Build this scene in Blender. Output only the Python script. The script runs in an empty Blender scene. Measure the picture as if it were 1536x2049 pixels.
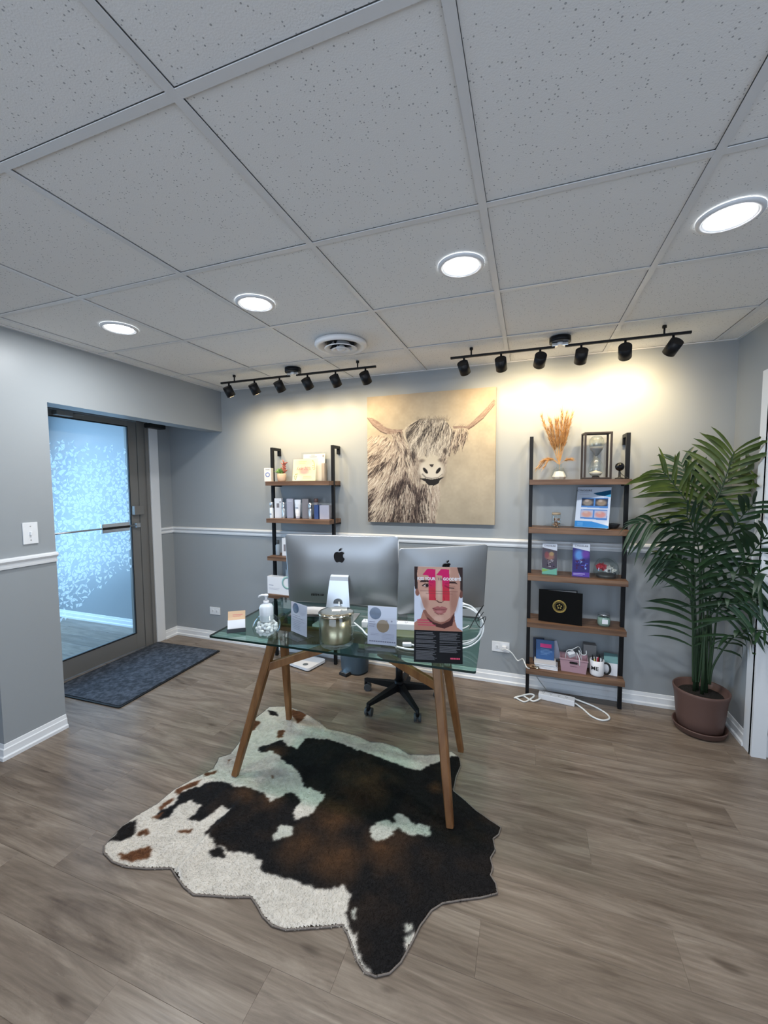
import bpy, bmesh, math, random
import numpy as np
from mathutils import Vector, Matrix, Euler
PI = math.pi
random.seed(7)
rng = np.random.default_rng(5)
C = bpy.context.scene.collection
SC = bpy.context.scene
H = 2.372                     # ceiling height
XB, XD, XR = -0.835, -1.476, 3.062   # header face, entrance door wall, right wall

# ------------------------------------------------------------------ camera
cam_d = bpy.data.cameras.new('camera'); cam = bpy.data.objects.new('camera', cam_d); C.objects.link(cam)
cam_d.sensor_fit = 'HORIZONTAL'; cam_d.sensor_width = 36.0
cam_d.lens = 36.0 * 817.48 / 1536.0
cam_d.clip_start = 0.05
_yaw, _pit, _rol = 0.3409, -0.0669, -0.0058
fw = Vector((-math.sin(_yaw)*math.cos(_pit), math.cos(_yaw)*math.cos(_pit), math.sin(_pit)))
r0 = Vector((math.cos(_yaw), math.sin(_yaw), 0)); u0 = r0.cross(fw)
rr = math.cos(_rol)*r0 + math.sin(_rol)*u0; uu = -math.sin(_rol)*r0 + math.cos(_rol)*u0
mw = Matrix((rr, uu, -fw)).transposed().to_4x4(); mw.translation = Vector((1.8716, -3.1284, 1.5031))
cam.matrix_world = mw
SC.camera = cam

# ------------------------------------------------------------------ world, daylight, exposure
SC.view_settings.view_transform = 'Standard'; SC.view_settings.look = 'None'
SC.view_settings.gamma = 1.0; SC.view_settings.use_curve_mapping = False
SC.view_settings.exposure = 0.12
world = bpy.data.worlds.new('world'); SC.world = world; world.use_nodes = True
_bg = world.node_tree.nodes['Background']
_bg.inputs[0].default_value = (0.50, 0.66, 0.95, 1); _bg.inputs[1].default_value = 1.6

def area(name, loc, rot, sx, sy, power, col, shape='RECTANGLE', parent=None, spread=None):
    d = bpy.data.lights.new(name, 'AREA'); d.shape = shape; d.size = sx; d.size_y = sy
    d.energy = power; d.color = col
    if spread: d.spread = spread
    o = bpy.data.objects.new(name, d); C.objects.link(o); o.location = loc; o.rotation_euler = rot
    if parent: o.parent = parent
    return o
# daylight entering through the shop window behind the camera, the side window and the vestibule window
area('shop_window_daylight', (1.2, -5.46, 1.25), (PI/2, 0, 0), 3.4, 1.9, 42, (0.76, 0.87, 1.0))
area('side_window_daylight', (4.15, -3.6, 1.25), (0, PI/2, 0), 1.9, 1.6, 12, (0.70, 0.84, 1.0))
area('vestibule_daylight', (-3.52, -1.15, 1.25), (0, -PI/2+0.25, 0), 1.9, 1.5, 92, (0.47, 0.71, 1.0))

# ------------------------------------------------------------------ material helpers
def lin(c):
    return tuple(((v/12.92) if v <= 0.04045 else ((v+0.055)/1.055)**2.4) for v in c)
def mat(name, col, rough=0.5, metal=0.0, srgb=False, spec=None, emit=None, estr=0, noise=None, bump=None, coat=0, trans=0, ior=1.45, sheen=0):
    m = bpy.data.materials.new(name); m.use_nodes = True
    nt = m.node_tree; b = nt.nodes['Principled BSDF']
    c = lin(col) if srgb else col
    b.inputs['Base Color'].default_value = (*c, 1); b.inputs['Roughness'].default_value = rough
    b.inputs['Metallic'].default_value = metal; b.inputs['IOR'].default_value = ior
    if spec is not None: b.inputs['Specular IOR Level'].default_value = spec
    if coat: b.inputs['Coat Weight'].default_value = coat; b.inputs['Coat Roughness'].default_value = 0.1
    if trans: b.inputs['Transmission Weight'].default_value = trans
    if sheen: b.inputs['Sheen Weight'].default_value = sheen
    if emit: b.inputs['Emission Color'].default_value = (*emit, 1); b.inputs['Emission Strength'].default_value = estr
    if noise or bump:
        tc = nt.nodes.new('ShaderNodeTexCoord')
    if noise:   # (scale vector, colour2, detail, lo, hi)
        sc_, c2, det, lo, hi = noise
        mp = nt.nodes.new('ShaderNodeMapping'); mp.inputs['Scale'].default_value = sc_
        nz = nt.nodes.new('ShaderNodeTexNoise'); nz.inputs['Scale'].default_value = 1; nz.inputs['Detail'].default_value = det
        rp = nt.nodes.new('ShaderNodeValToRGB'); rp.color_ramp.elements[0].position = lo; rp.color_ramp.elements[1].position = hi
        rp.color_ramp.elements[0].color = (*c, 1); rp.color_ramp.elements[1].color = (*(lin(c2) if srgb else c2), 1)
        nt.links.new(tc.outputs['Object'], mp.inputs[0]); nt.links.new(mp.outputs[0], nz.inputs['Vector'])
        nt.links.new(nz.outputs[0], rp.inputs[0]); nt.links.new(rp.outputs[0], b.inputs['Base Color'])
    if bump:    # (scale, strength, distance)
        n2 = nt.nodes.new('ShaderNodeTexNoise'); n2.inputs['Scale'].default_value = bump[0]; n2.inputs['Detail'].default_value = 3
        bp_ = nt.nodes.new('ShaderNodeBump'); bp_.inputs['Strength'].default_value = bump[1]; bp_.inputs['Distance'].default_value = bump[2]
        nt.links.new(tc.outputs['Object'], n2.inputs['Vector']); nt.links.new(n2.outputs[0], bp_.inputs['Height'])
        nt.links.new(bp_.outputs[0], b.inputs['Normal'])
    return m
def glass_mat(name, tint, rough=0.0, ior=1.5, refl=1.0):
    """thin clear pane: transparent body with a Fresnel reflection"""
    m = bpy.data.materials.new(name); m.use_nodes = True; nt = m.node_tree; nt.nodes.clear()
    o = nt.nodes.new('ShaderNodeOutputMaterial'); mx = nt.nodes.new('ShaderNodeMixShader')
    t = nt.nodes.new('ShaderNodeBsdfTransparent'); t.inputs[0].default_value = (*tint, 1)
    g = nt.nodes.new('ShaderNodeBsdfGlossy'); g.inputs['Roughness'].default_value = rough
    lw = nt.nodes.new('ShaderNodeLayerWeight'); lw.inputs[0].default_value = 0.5      # facing term, the same from both sides of the pane
    pw = nt.nodes.new('ShaderNodeMath'); pw.operation = 'POWER'; pw.inputs[1].default_value = 4.5; nt.links.new(lw.outputs['Facing'], pw.inputs[0])
    f0 = ((ior-1)/(ior+1))**2*refl
    mu = nt.nodes.new('ShaderNodeMath'); mu.operation = 'MULTIPLY_ADD'; mu.inputs[1].default_value = (1-f0)*min(refl, 1)*0.85; mu.inputs[2].default_value = f0
    nt.links.new(pw.outputs[0], mu.inputs[0]); nt.links.new(mu.outputs[0], mx.inputs[0])
    nt.links.new(t.outputs[0], mx.inputs[1]); nt.links.new(g.outputs[0], mx.inputs[2]); nt.links.new(mx.outputs[0], o.inputs[0])
    return m
def vcol_mat(name, rough=0.6, bump=None, spec=0.3):
    m = mat(name, (1, 1, 1), rough, spec=spec, bump=bump); nt = m.node_tree
    a = nt.nodes.new('ShaderNodeAttribute'); a.attribute_name = 'Col'
    nt.links.new(a.outputs['Color'], nt.nodes['Principled BSDF'].inputs['Base Color'])
    return m

M = {}
M['wall'] = mat('wall_paint', (0.320, 0.342, 0.356), 0.38, spec=0.4, bump=(220, 0.05, 0.001))
M['trim'] = mat('white_trim_paint', (0.80, 0.81, 0.82), 0.35)
M['grid'] = mat('ceiling_grid_metal', (0.74, 0.74, 0.74), 0.4)
M['black'] = mat('black_metal', (0.008, 0.008, 0.009), 0.42, 0.0, spec=0.25)
M['matteblack'] = mat('matte_black', (0.01, 0.01, 0.01), 0.6)
M['shelfwood'] = mat('shelf_walnut', (0.105, 0.055, 0.032), 0.45, noise=((3, 40, 40), (0.22, 0.13, 0.08), 5, 0.35, 0.7))
M['legwood'] = mat('desk_leg_walnut', (0.16, 0.062, 0.020), 0.4, noise=((30, 30, 2.5), (0.30, 0.135, 0.048), 5, 0.3, 0.75))
M['alu'] = mat('brushed_aluminium', (0.60, 0.61, 0.62), 0.32, 1.0)
M['doorframe'] = mat('door_frame_aluminium', (0.25, 0.24, 0.225), 0.42, 0.35)
M['steel'] = mat('polished_steel', (0.7, 0.7, 0.7), 0.2, 1.0)
M['white'] = mat('white_plastic', (0.78, 0.78, 0.79), 0.4)
M['paper'] = mat('white_paper', (0.82, 0.82, 0.84), 0.6)
M['lavender'] = mat('pale_lilac_card', (0.62, 0.62, 0.72), 0.6)
M['clear'] = glass_mat('clear_acrylic', (0.97, 0.98, 0.98))
M['cup'] = glass_mat('clear_glass', (0.93, 0.96, 0.95), ior=1.75)
M['gold'] = mat('gold_glass_lustre', (0.80, 0.74, 0.60), 0.08, 1.0)
M['darkgrey'] = mat('dark_grey_plastic', (0.05, 0.055, 0.06), 0.45)
M['leaf'] = mat('palm_leaf', (0.010, 0.030, 0.013), 0.42, noise=((9, 9, 9), (0.024, 0.060, 0.020), 3, 0.35, 0.75))
M['stem'] = mat('palm_stem', (0.022, 0.045, 0.020), 0.5)
M['pot'] = mat('brown_plastic_pot', (0.115, 0.064, 0.052), 0.5, bump=(60, 0.1, 0.002))
M['soil'] = mat('dark_soil', (0.012, 0.009, 0.007), 0.9, bump=(90, 1.0, 0.01))
M['cable'] = mat('white_cable', (0.75, 0.77, 0.76), 0.4)

# ------------------------------------------------------------------ mesh builder
class MB:
    def __init__(s): s.v = []; s.f = []; s.smooth = []
    def add(s, vs, fs, smooth=False):
        o = len(s.v); s.v += [tuple(v) for v in vs]; s.f += [tuple(i+o for i in f) for f in fs]; s.smooth += [smooth]*len(fs); return s
    def box(s, a, b, T=None):
        x0, y0, z0 = a; x1, y1, z1 = b
        x0, x1 = min(x0, x1), max(x0, x1); y0, y1 = min(y0, y1), max(y0, y1); z0, z1 = min(z0, z1), max(z0, z1)
        vs = [Vector(p) for p in ((x0,y0,z0),(x1,y0,z0),(x1,y1,z0),(x0,y1,z0),(x0,y0,z1),(x1,y0,z1),(x1,y1,z1),(x0,y1,z1))]
        if T: vs = [T @ v for v in vs]
        return s.add(vs, [(0,3,2,1),(4,5,6,7),(0,1,5,4),(1,2,6,5),(2,3,7,6),(3,0,4,7)])
    def rbox(s, a, b, r=0.003, T=None):
        """box with chamfered edges"""
        bm = bmesh.new(); bmesh.ops.create_cube(bm, size=1)
        sx, sy, sz = [abs(b[i]-a[i]) for i in range(3)]; c = Vector([(a[i]+b[i])/2 for i in range(3)])
        for v in bm.verts: v.co = Vector((v.co.x*sx, v.co.y*sy, v.co.z*sz))
        r = min(r, sx*.45, sy*.45, sz*.45)
        bmesh.ops.bevel(bm, geom=bm.edges[:], offset=r, segments=2, profile=0.6, affect='EDGES')
        bm.verts.index_update()
        vs = [v.co + c for v in bm.verts]
        if T: vs = [T @ v for v in vs]
        fs = [[v.index for v in f.verts] for f in bm.faces]; bm.free()
        return s.add(vs, fs)
    def prism(s, pts, a, b, axis='z', T=None):
        """extrude a polygon (2D) from a to b along axis"""
        n = len(pts)
        def P(u, v, w): return {'z': (u, v, w), 'y': (u, w, v), 'x': (w, u, v)}[axis]
        vs = [Vector(P(u, v, a)) for u, v in pts] + [Vector(P(u, v, b)) for u, v in pts]
        if T: vs = [T @ v for v in vs]
        fs = [tuple(range(n))[::-1], tuple(range(n, 2*n))] + [(i, (i+1) % n, n+(i+1) % n, n+i) for i in range(n)]
        return s.add(vs, fs)
    def tube(s, pts, r, n=8, closed=False, cap=True):
        pts = [Vector(p) for p in pts]; k = len(pts)
        rs = r if isinstance(r, (list, tuple)) else [r]*k
        vs = []; up = Vector((0, 0, 1)); prev = None
        for i, p in enumerate(pts):
            if closed: t = pts[(i+1) % k] - pts[i-1]
            else: t = pts[min(i+1, k-1)] - pts[max(i-1, 0)]
            t.normalize()
            if prev is None:
                a = t.orthogonal().normalized()
            else:
                a = prev - t*prev.dot(t)
                a = a.normalized() if a.length > 1e-6 else t.orthogonal().normalized()
            prev = a; b = t.cross(a)
            for j in range(n):
                q = 2*PI*j/n; vs.append(p + (a*math.cos(q) + b*math.sin(q))*rs[i])
        fs = []
        for i in range(k if closed else k-1):
            i2 = (i+1) % k
            for j in range(n):
                fs.append((i*n+j, i*n+(j+1) % n, i2*n+(j+1) % n, i2*n+j))
        s.add(vs, fs, True)
        if cap and not closed:
            o = len(s.v)-len(vs)
            s.f += [tuple(o+j for j in range(n))[::-1], tuple(o+(k-1)*n+j for j in range(n))]; s.smooth += [False, False]
        return s
    def lathe(s, prof, n=28, c=(0, 0, 0), T=None, cap=False, smooth=True, sx=1, sy=1):
        vs = [Vector((c[0]+r*math.cos(2*PI*j/n)*sx, c[1]+r*math.sin(2*PI*j/n)*sy, c[2]+z)) for r, z in prof for j in range(n)]
        if T: vs = [T @ v for v in vs]
        fs = [(i*n+j, i*n+(j+1) % n, (i+1)*n+(j+1) % n, (i+1)*n+j) for i in range(len(prof)-1) for j in range(n)]
        if cap: fs += [tuple(range(n))[::-1], tuple((len(prof)-1)*n+j for j in range(n))]
        return s.add(vs, fs, smooth)
    def cyl(s, a, b, r, n=20, r2=None):
        """capped cylinder with crisp rims"""
        a = Vector(a); b = Vector(b); t = (b-a).normalized(); u = t.orthogonal().normalized(); w = t.cross(u); r2 = r if r2 is None else r2
        vs = [a+(u*math.cos(2*PI*j/n)+w*math.sin(2*PI*j/n))*r for j in range(n)] + [b+(u*math.cos(2*PI*j/n)+w*math.sin(2*PI*j/n))*r2 for j in range(n)]
        s.add(vs, [(j, (j+1) % n, n+(j+1) % n, n+j) for j in range(n)], True)
        o = len(s.v)-2*n; s.f += [tuple(o+j for j in range(n))[::-1], tuple(o+n+j for j in range(n))]; s.smooth += [False, False]
        return s
    def sphere(s, c, r, n=14, m=9, T=None):
        prof = [(max(r*math.sin(PI*i/m), 1e-4), -r*math.cos(PI*i/m)) for i in range(m+1)]
        return s.lathe(prof, n, c, T)
    def build(s, name, m, parent=None, loc=None):
        me = bpy.data.meshes.new(name); me.from_pydata([tuple(v) for v in s.v], [], s.f); me.update()
        me.polygons.foreach_set('use_smooth', s.smooth)
        me.materials.append(M[m] if isinstance(m, str) else m)
        o = bpy.data.objects.new(name, me); C.objects.link(o)
        if parent: o.parent = parent
        if loc: o.location = loc
        return o

def thing(name, label, cat, loc=(0, 0, 0), rz=0, group=None):
    o = bpy.data.objects.new(name, None); C.objects.link(o); o.empty_display_size = 0.05
    o.location = loc; o.rotation_euler = (0, 0, rz); o['label'] = label; o['category'] = cat
    if group: o['group'] = group
    return o
def tag(o, label, cat, group=None):
    o['label'] = label; o['category'] = cat
    if group: o['group'] = group
    return o
def struct(o): o['kind'] = 'structure'; return o
def lab(o, l): o['label'] = l; return o
def share(name, src, loc, parent=None, rz=0):
    o = bpy.data.objects.new(name, src.data); C.objects.link(o); o.location = loc; o.rotation_euler = (0, 0, rz)
    if parent: o.parent = parent
    return o
def copy_tree(o, parent=None):
    c = o.copy(); C.objects.link(c); c.parent = parent
    for ch in list(o.children): copy_tree(ch, c)
    return c
def TR(loc=(0, 0, 0), rz=0, rx=0, ry=0):
    return Matrix.Translation(loc) @ Matrix.Rotation(rz, 4, 'Z') @ Matrix.Rotation(ry, 4, 'Y') @ Matrix.Rotation(rx, 4, 'X')

def text(body, size, m, parent, T, name='lettering', depth=0.0004, align='CENTER', bold=0.0, sx=1.0, shear=0):
    """flat printed lettering: text in the local xz plane facing -y, transformed by T"""
    cu = bpy.data.curves.new('txt', 'FONT'); cu.body = body; cu.size = size; cu.extrude = 0; cu.resolution_u = 2
    cu.align_x = align; cu.align_y = 'CENTER'; cu.offset = bold; cu.shear = shear
    o = bpy.data.objects.new('txt', cu); C.objects.link(o)
    dg = bpy.context.evaluated_depsgraph_get(); me = bpy.data.meshes.new_from_object(o.evaluated_get(dg))
    bpy.data.objects.remove(o); bpy.data.curves.remove(cu)
    R = T @ Matrix.Translation((0, -depth, 0)) @ Matrix.Rotation(PI/2, 4, 'X') @ Matrix.Diagonal((sx, 1, 1, 1))
    me.transform(R); me.materials.clear(); me.materials.append(M[m] if isinstance(m, str) else m); me.name = name
    q = bpy.data.objects.new(name, me); C.objects.link(q); q.parent = parent
    return q

# ------------------------------------------------------------------ painting helper: pigment on a fine vertex grid
class Paint:
    def __init__(s, w, h, u0, u1, v0, v1, bg):
        """grid of w x h points over authoring coordinates u (left-right), v (top-bottom)"""
        s.w, s.h = w, h
        s.U, s.V = np.meshgrid(np.linspace(u0, u1, w), np.linspace(v0, v1, h))
        s.c = np.empty((h, w, 3)); s.c[:] = bg
    def inside(s, pts, warp=0, ws=20, seed=0):
        U, V = s.U, s.V
        if warp:
            U = U + warp*s.nz(ws, seed); V = V + warp*s.nz(ws, seed+9)
        r = np.zeros(U.shape, bool); n = len(pts)
        for i in range(n):
            x1, y1 = pts[i]; x2, y2 = pts[(i+1) % n]
            if y1 == y2: continue
            k = ((y1 > V) != (y2 > V)) & (U < (x2-x1)*(V-y1)/(y2-y1)+x1)
            r ^= k
        return r
    def nz(s, scale, seed):
        """smooth value noise in -1..1"""
        g = np.random.default_rng(seed).uniform(-1, 1, (64, 64))
        x = (s.U/scale) % 63; y = (s.V/scale) % 63
        xi = x.astype(int); yi = y.astype(int); fx = x-xi; fy = y-yi
        fx = fx*fx*(3-2*fx); fy = fy*fy*(3-2*fy); xj = (xi+1) % 64; yj = (yi+1) % 64
        return (g[yi, xi]*(1-fx)+g[yi, xj]*fx)*(1-fy)+(g[yj, xi]*(1-fx)+g[yj, xj]*fx)*fy
    def blend(s, mask, col, a=1.0):
        m = (np.asarray(mask, float)*a)[..., None]; s.c = s.c*(1-m)+np.array(col)*m
    def poly(s, pts, col, a=1.0, **k): s.blend(s.inside(pts, **k), col, a)
    def mul(s, mask, col):
        s.c = np.where(mask[..., None], s.c*np.array(col), s.c)
    def ell(s, cx, cy, rx, ry, col, a=1.0, soft=0.15, rot=0):
        x = s.U-cx; y = s.V-cy; cr, sr = math.cos(rot), math.sin(rot)
        d = np.sqrt(((x*cr+y*sr)/rx)**2+((-x*sr+y*cr)/ry)**2)
        s.blend(np.clip((1-d)/max(soft, 1e-3)+0.5, 0, 1), col, a)
    def stroke(s, pts, w, col, a=1.0):
        """tapered stroke through points"""
        du = abs(s.U[0, 1]-s.U[0, 0]); dv = abs(s.V[1, 0]-s.V[0, 0])
        n = len(pts)
        for i in range(n-1):
            (x1, y1), (x2, y2) = pts[i], pts[i+1]
            wd = w*(1-0.75*i/max(n-1, 1))
            j0 = int((min(x1, x2)-wd-s.U[0, 0])/du); j1 = int((max(x1, x2)+wd-s.U[0, 0])/du)+2
            i0 = int((min(y1, y2)-wd-s.V[0, 0])/dv); i1 = int((max(y1, y2)+wd-s.V[0, 0])/dv)+2
            j0 = max(j0, 0); i0 = max(i0, 0); j1 = min(j1, s.w); i1 = min(i1, s.h)
            if j0 >= j1 or i0 >= i1: continue
            U = s.U[i0:i1, j0:j1]; V = s.V[i0:i1, j0:j1]
            dx, dy = x2-x1, y2-y1; L = dx*dx+dy*dy+1e-9
            t = np.clip(((U-x1)*dx+(V-y1)*dy)/L, 0, 1)
            d = np.hypot(U-x1-t*dx, V-y1-t*dy)
            m = (np.clip((wd-d)/max(du, 1e-6)+0.5, 0, 1)*a)[..., None]
            s.c[i0:i1, j0:j1] = s.c[i0:i1, j0:j1]*(1-m)+np.array(col)*m
    def build(s, name, m, parent, P):
        """P(a, b): arrays a (0..1 left-right), b (0..1 top-bottom) -> x, y, z arrays"""
        a = np.linspace(0, 1, s.w)[None, :].repeat(s.h, 0); b = np.linspace(0, 1, s.h)[:, None].repeat(s.w, 1)
        x, y, z = P(a, b); co = np.stack([x, y, z], -1).reshape(-1, 3)
        i = np.arange(s.w*s.h).reshape(s.h, s.w)
        q = np.stack([i[1:, :-1], i[1:, 1:], i[:-1, 1:], i[:-1, :-1]], -1).reshape(-1, 4)
        me = grid_mesh(name, co, q, s.c.reshape(-1, 3)); me.materials.append(M[m] if isinstance(m, str) else m)
        o = bpy.data.objects.new(name, me); C.objects.link(o); o.parent = parent
        return o
def grid_mesh(name, co, q, col):
    me = bpy.data.meshes.new(name); me.vertices.add(len(co)); me.vertices.foreach_set('co', np.asarray(co, np.float32).ravel())
    me.loops.add(len(q)*4); me.loops.foreach_set('vertex_index', np.asarray(q, np.int32).ravel())
    me.polygons.add(len(q)); me.polygons.foreach_set('loop_start', np.arange(0, len(q)*4, 4, dtype=np.int32))
    me.update(calc_edges=True)
    at = me.color_attributes.new('Col', 'FLOAT_COLOR', 'POINT')
    c = np.clip(col, 0, 1); c = np.where(c <= 0.04045, c/12.92, ((c+0.055)/1.055)**2.4)
    at.data.foreach_set('color', np.concatenate([c, np.ones((len(c), 1))], 1).astype(np.float32).ravel())
    return me
M['print'] = vcol_mat('printed_pigment', 0.55)
M['canvas'] = vcol_mat('canvas_pigment', 0.7, bump=(400, 0.15, 0.001))

RUG_OUT= [(0.238, -0.871), (0.341, -0.828), (0.436, -0.839), (0.541, -0.874), (0.648, -0.92), (0.732, -0.969), (0.826, -0.967), (0.939, -0.973), (1.022, -1.0), (1.101, -0.981), (1.191, -0.996), (1.268, -1.033), (1.358, -1.008), (1.444, -0.968), (1.484, -0.929), (1.536, -0.966), (1.554, -1.031), (1.544, -1.123), (1.548, -1.223), (1.596, -1.254), (1.668, -1.309), (1.734, -1.345), (1.781, -1.368), (1.774, -1.408), (1.753, -1.438), (1.766, -1.489), (1.75, -1.535), (1.764, -1.575), (1.757, -1.608), (1.779, -1.635), (1.787, -1.671), (1.735, -1.705), (1.67, -1.737), (1.605, -1.772), (1.573, -1.809), (1.548, -1.871), (1.535, -1.93), (1.517, -1.995), (1.493, -2.034), (1.455, -2.056), (1.418, -2.056), (1.386, -2.036), (1.354, -2.006), (1.325, -1.976), (1.295, -1.957), (1.253, -1.978), (1.192, -2.004), (1.123, -2.033), (1.071, -2.037), (1.02, -2.021), (0.977, -1.996), (0.941, -1.98), (0.868, -2.005), (0.787, -2.027), (0.736, -2.042), (0.677, -2.03), (0.621, -2.009), (0.572, -1.989), (0.481, -2.023), (0.4, -2.043), (0.327, -2.045), (0.256, -2.028), (0.224, -2.004), (0.211, -1.958), (0.202, -1.9), (0.217, -1.829), (0.241, -1.76), (0.243, -1.665), (0.281, -1.559), (0.317, -1.481), (0.282, -1.398), (0.321, -1.355), (0.302, -1.262), (0.254, -1.164), (0.226, -1.049), (0.236, -0.961)]
RUG_DARK= [(0.434, -1.257), (0.48, -1.214), (0.503, -1.179), (0.534, -1.154), (0.579, -1.194), (0.653, -1.194), (0.652, -1.1), (0.781, -1.064), (0.934, -1.084), (1.081, -1.11), (1.22, -1.135), (1.361, -1.143), (1.417, -1.06), (1.493, -0.981), (1.571, -0.941), (1.584, -1.032), (1.567, -1.157), (1.563, -1.218), (1.817, -1.34), (1.831, -1.677), (1.608, -1.786), (1.532, -1.918), (1.513, -1.937), (1.531, -1.981), (1.492, -2.033), (1.454, -2.054), (1.395, -2.033), (1.363, -1.981), (1.29, -1.922), (1.292, -1.855), (1.241, -1.843), (1.164, -1.874), (1.073, -1.881), (1.002, -1.884), (0.906, -1.892), (0.888, -1.85), (0.811, -1.837), (0.743, -1.856), (0.671, -1.856), (0.576, -1.824), (0.579, -1.769), (0.595, -1.681), (0.541, -1.674), (0.508, -1.778), (0.455, -1.788), (0.454, -1.704), (0.378, -1.694), (0.348, -1.732), (0.364, -1.795), (0.342, -1.835), (0.29, -1.804), (0.316, -1.734), (0.292, -1.677), (0.379, -1.568), (0.459, -1.54), (0.525, -1.557), (0.575, -1.536), (0.674, -1.535), (0.737, -1.579), (0.782, -1.507), (0.826, -1.489), (0.877, -1.53), (0.885, -1.598), (0.917, -1.636), (0.954, -1.591), (0.975, -1.497), (0.96, -1.455), (0.854, -1.444), (0.775, -1.367), (0.652, -1.307), (0.532, -1.262), (0.479, -1.293)]
RUG_WHITE= [[(1.24, -1.556), (1.274, -1.504), (1.349, -1.494), (1.313, -1.466), (1.359, -1.442), (1.408, -1.474), (1.491, -1.461), (1.495, -1.512), (1.403, -1.545), (1.356, -1.515), (1.346, -1.564), (1.289, -1.617), (1.264, -1.607)], [(0.863, -1.739), (0.86, -1.672), (0.927, -1.664), (0.939, -1.706), (0.885, -1.75)], [(1.305, -1.897), (1.321, -1.897), (1.334, -1.926), (1.321, -1.926)], [(1.495, -1.891), (1.521, -1.88), (1.527, -1.901), (1.504, -1.907)], [(1.504, -1.927), (1.526, -1.915), (1.519, -1.94)]]
RUG_BROWN= [[(0.222, -1.991), (0.205, -1.915), (0.23, -1.861), (0.289, -1.909), (0.297, -1.936), (0.238, -1.978)], [(0.311, -2.015), (0.348, -1.989), (0.401, -1.95), (0.444, -1.956), (0.463, -1.989), (0.404, -2.022)], [(0.3, -1.905), (0.334, -1.885), (0.352, -1.897), (0.325, -1.919)], [(0.461, -1.841), (0.505, -1.823), (0.519, -1.839), (0.487, -1.853)], [(0.664, -1.879), (0.687, -1.857), (0.732, -1.876), (0.737, -1.898), (0.693, -1.896)], [(0.245, -0.912), (0.322, -0.914), (0.363, -0.952), (0.298, -0.957)], [(0.4, -0.851), (0.494, -0.848), (0.54, -0.908), (0.518, -0.974), (0.428, -0.912)], [(0.235, -1.046), (0.287, -1.044), (0.317, -1.127), (0.294, -1.15), (0.239, -1.092)], [(0.452, -1.096), (0.483, -1.07), (0.519, -1.131), (0.491, -1.147)], [(0.293, -1.534), (0.351, -1.487), (0.356, -1.523), (0.318, -1.551)], [(0.251, -1.672), (0.314, -1.565), (0.326, -1.606), (0.286, -1.689)], [(0.262, -1.779), (0.28, -1.7), (0.296, -1.731), (0.289, -1.787)], [(0.637, -1.426), (0.66, -1.422), (0.663, -1.438)], [(0.293, -1.828), (0.321, -1.793), (0.331, -1.839)], [(0.334, -1.393), (0.363, -1.395), (0.372, -1.42)], [(0.274, -1.215), (0.262, -1.161), (0.324, -1.227), (0.323, -1.268)]]
RUG_BROWN_CORE= [(1.114, -1.313, 0.22), (1.062, -1.553, 0.16), (1.33, -1.627, 0.14), (0.726, -1.564, 0.1), (1.012, -1.737, 0.14), (0.602, -1.57, 0.09), (0.561, -1.277, 0.09), (1.167, -1.738, 0.15), (1.469, -1.231, 0.06)]
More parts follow.
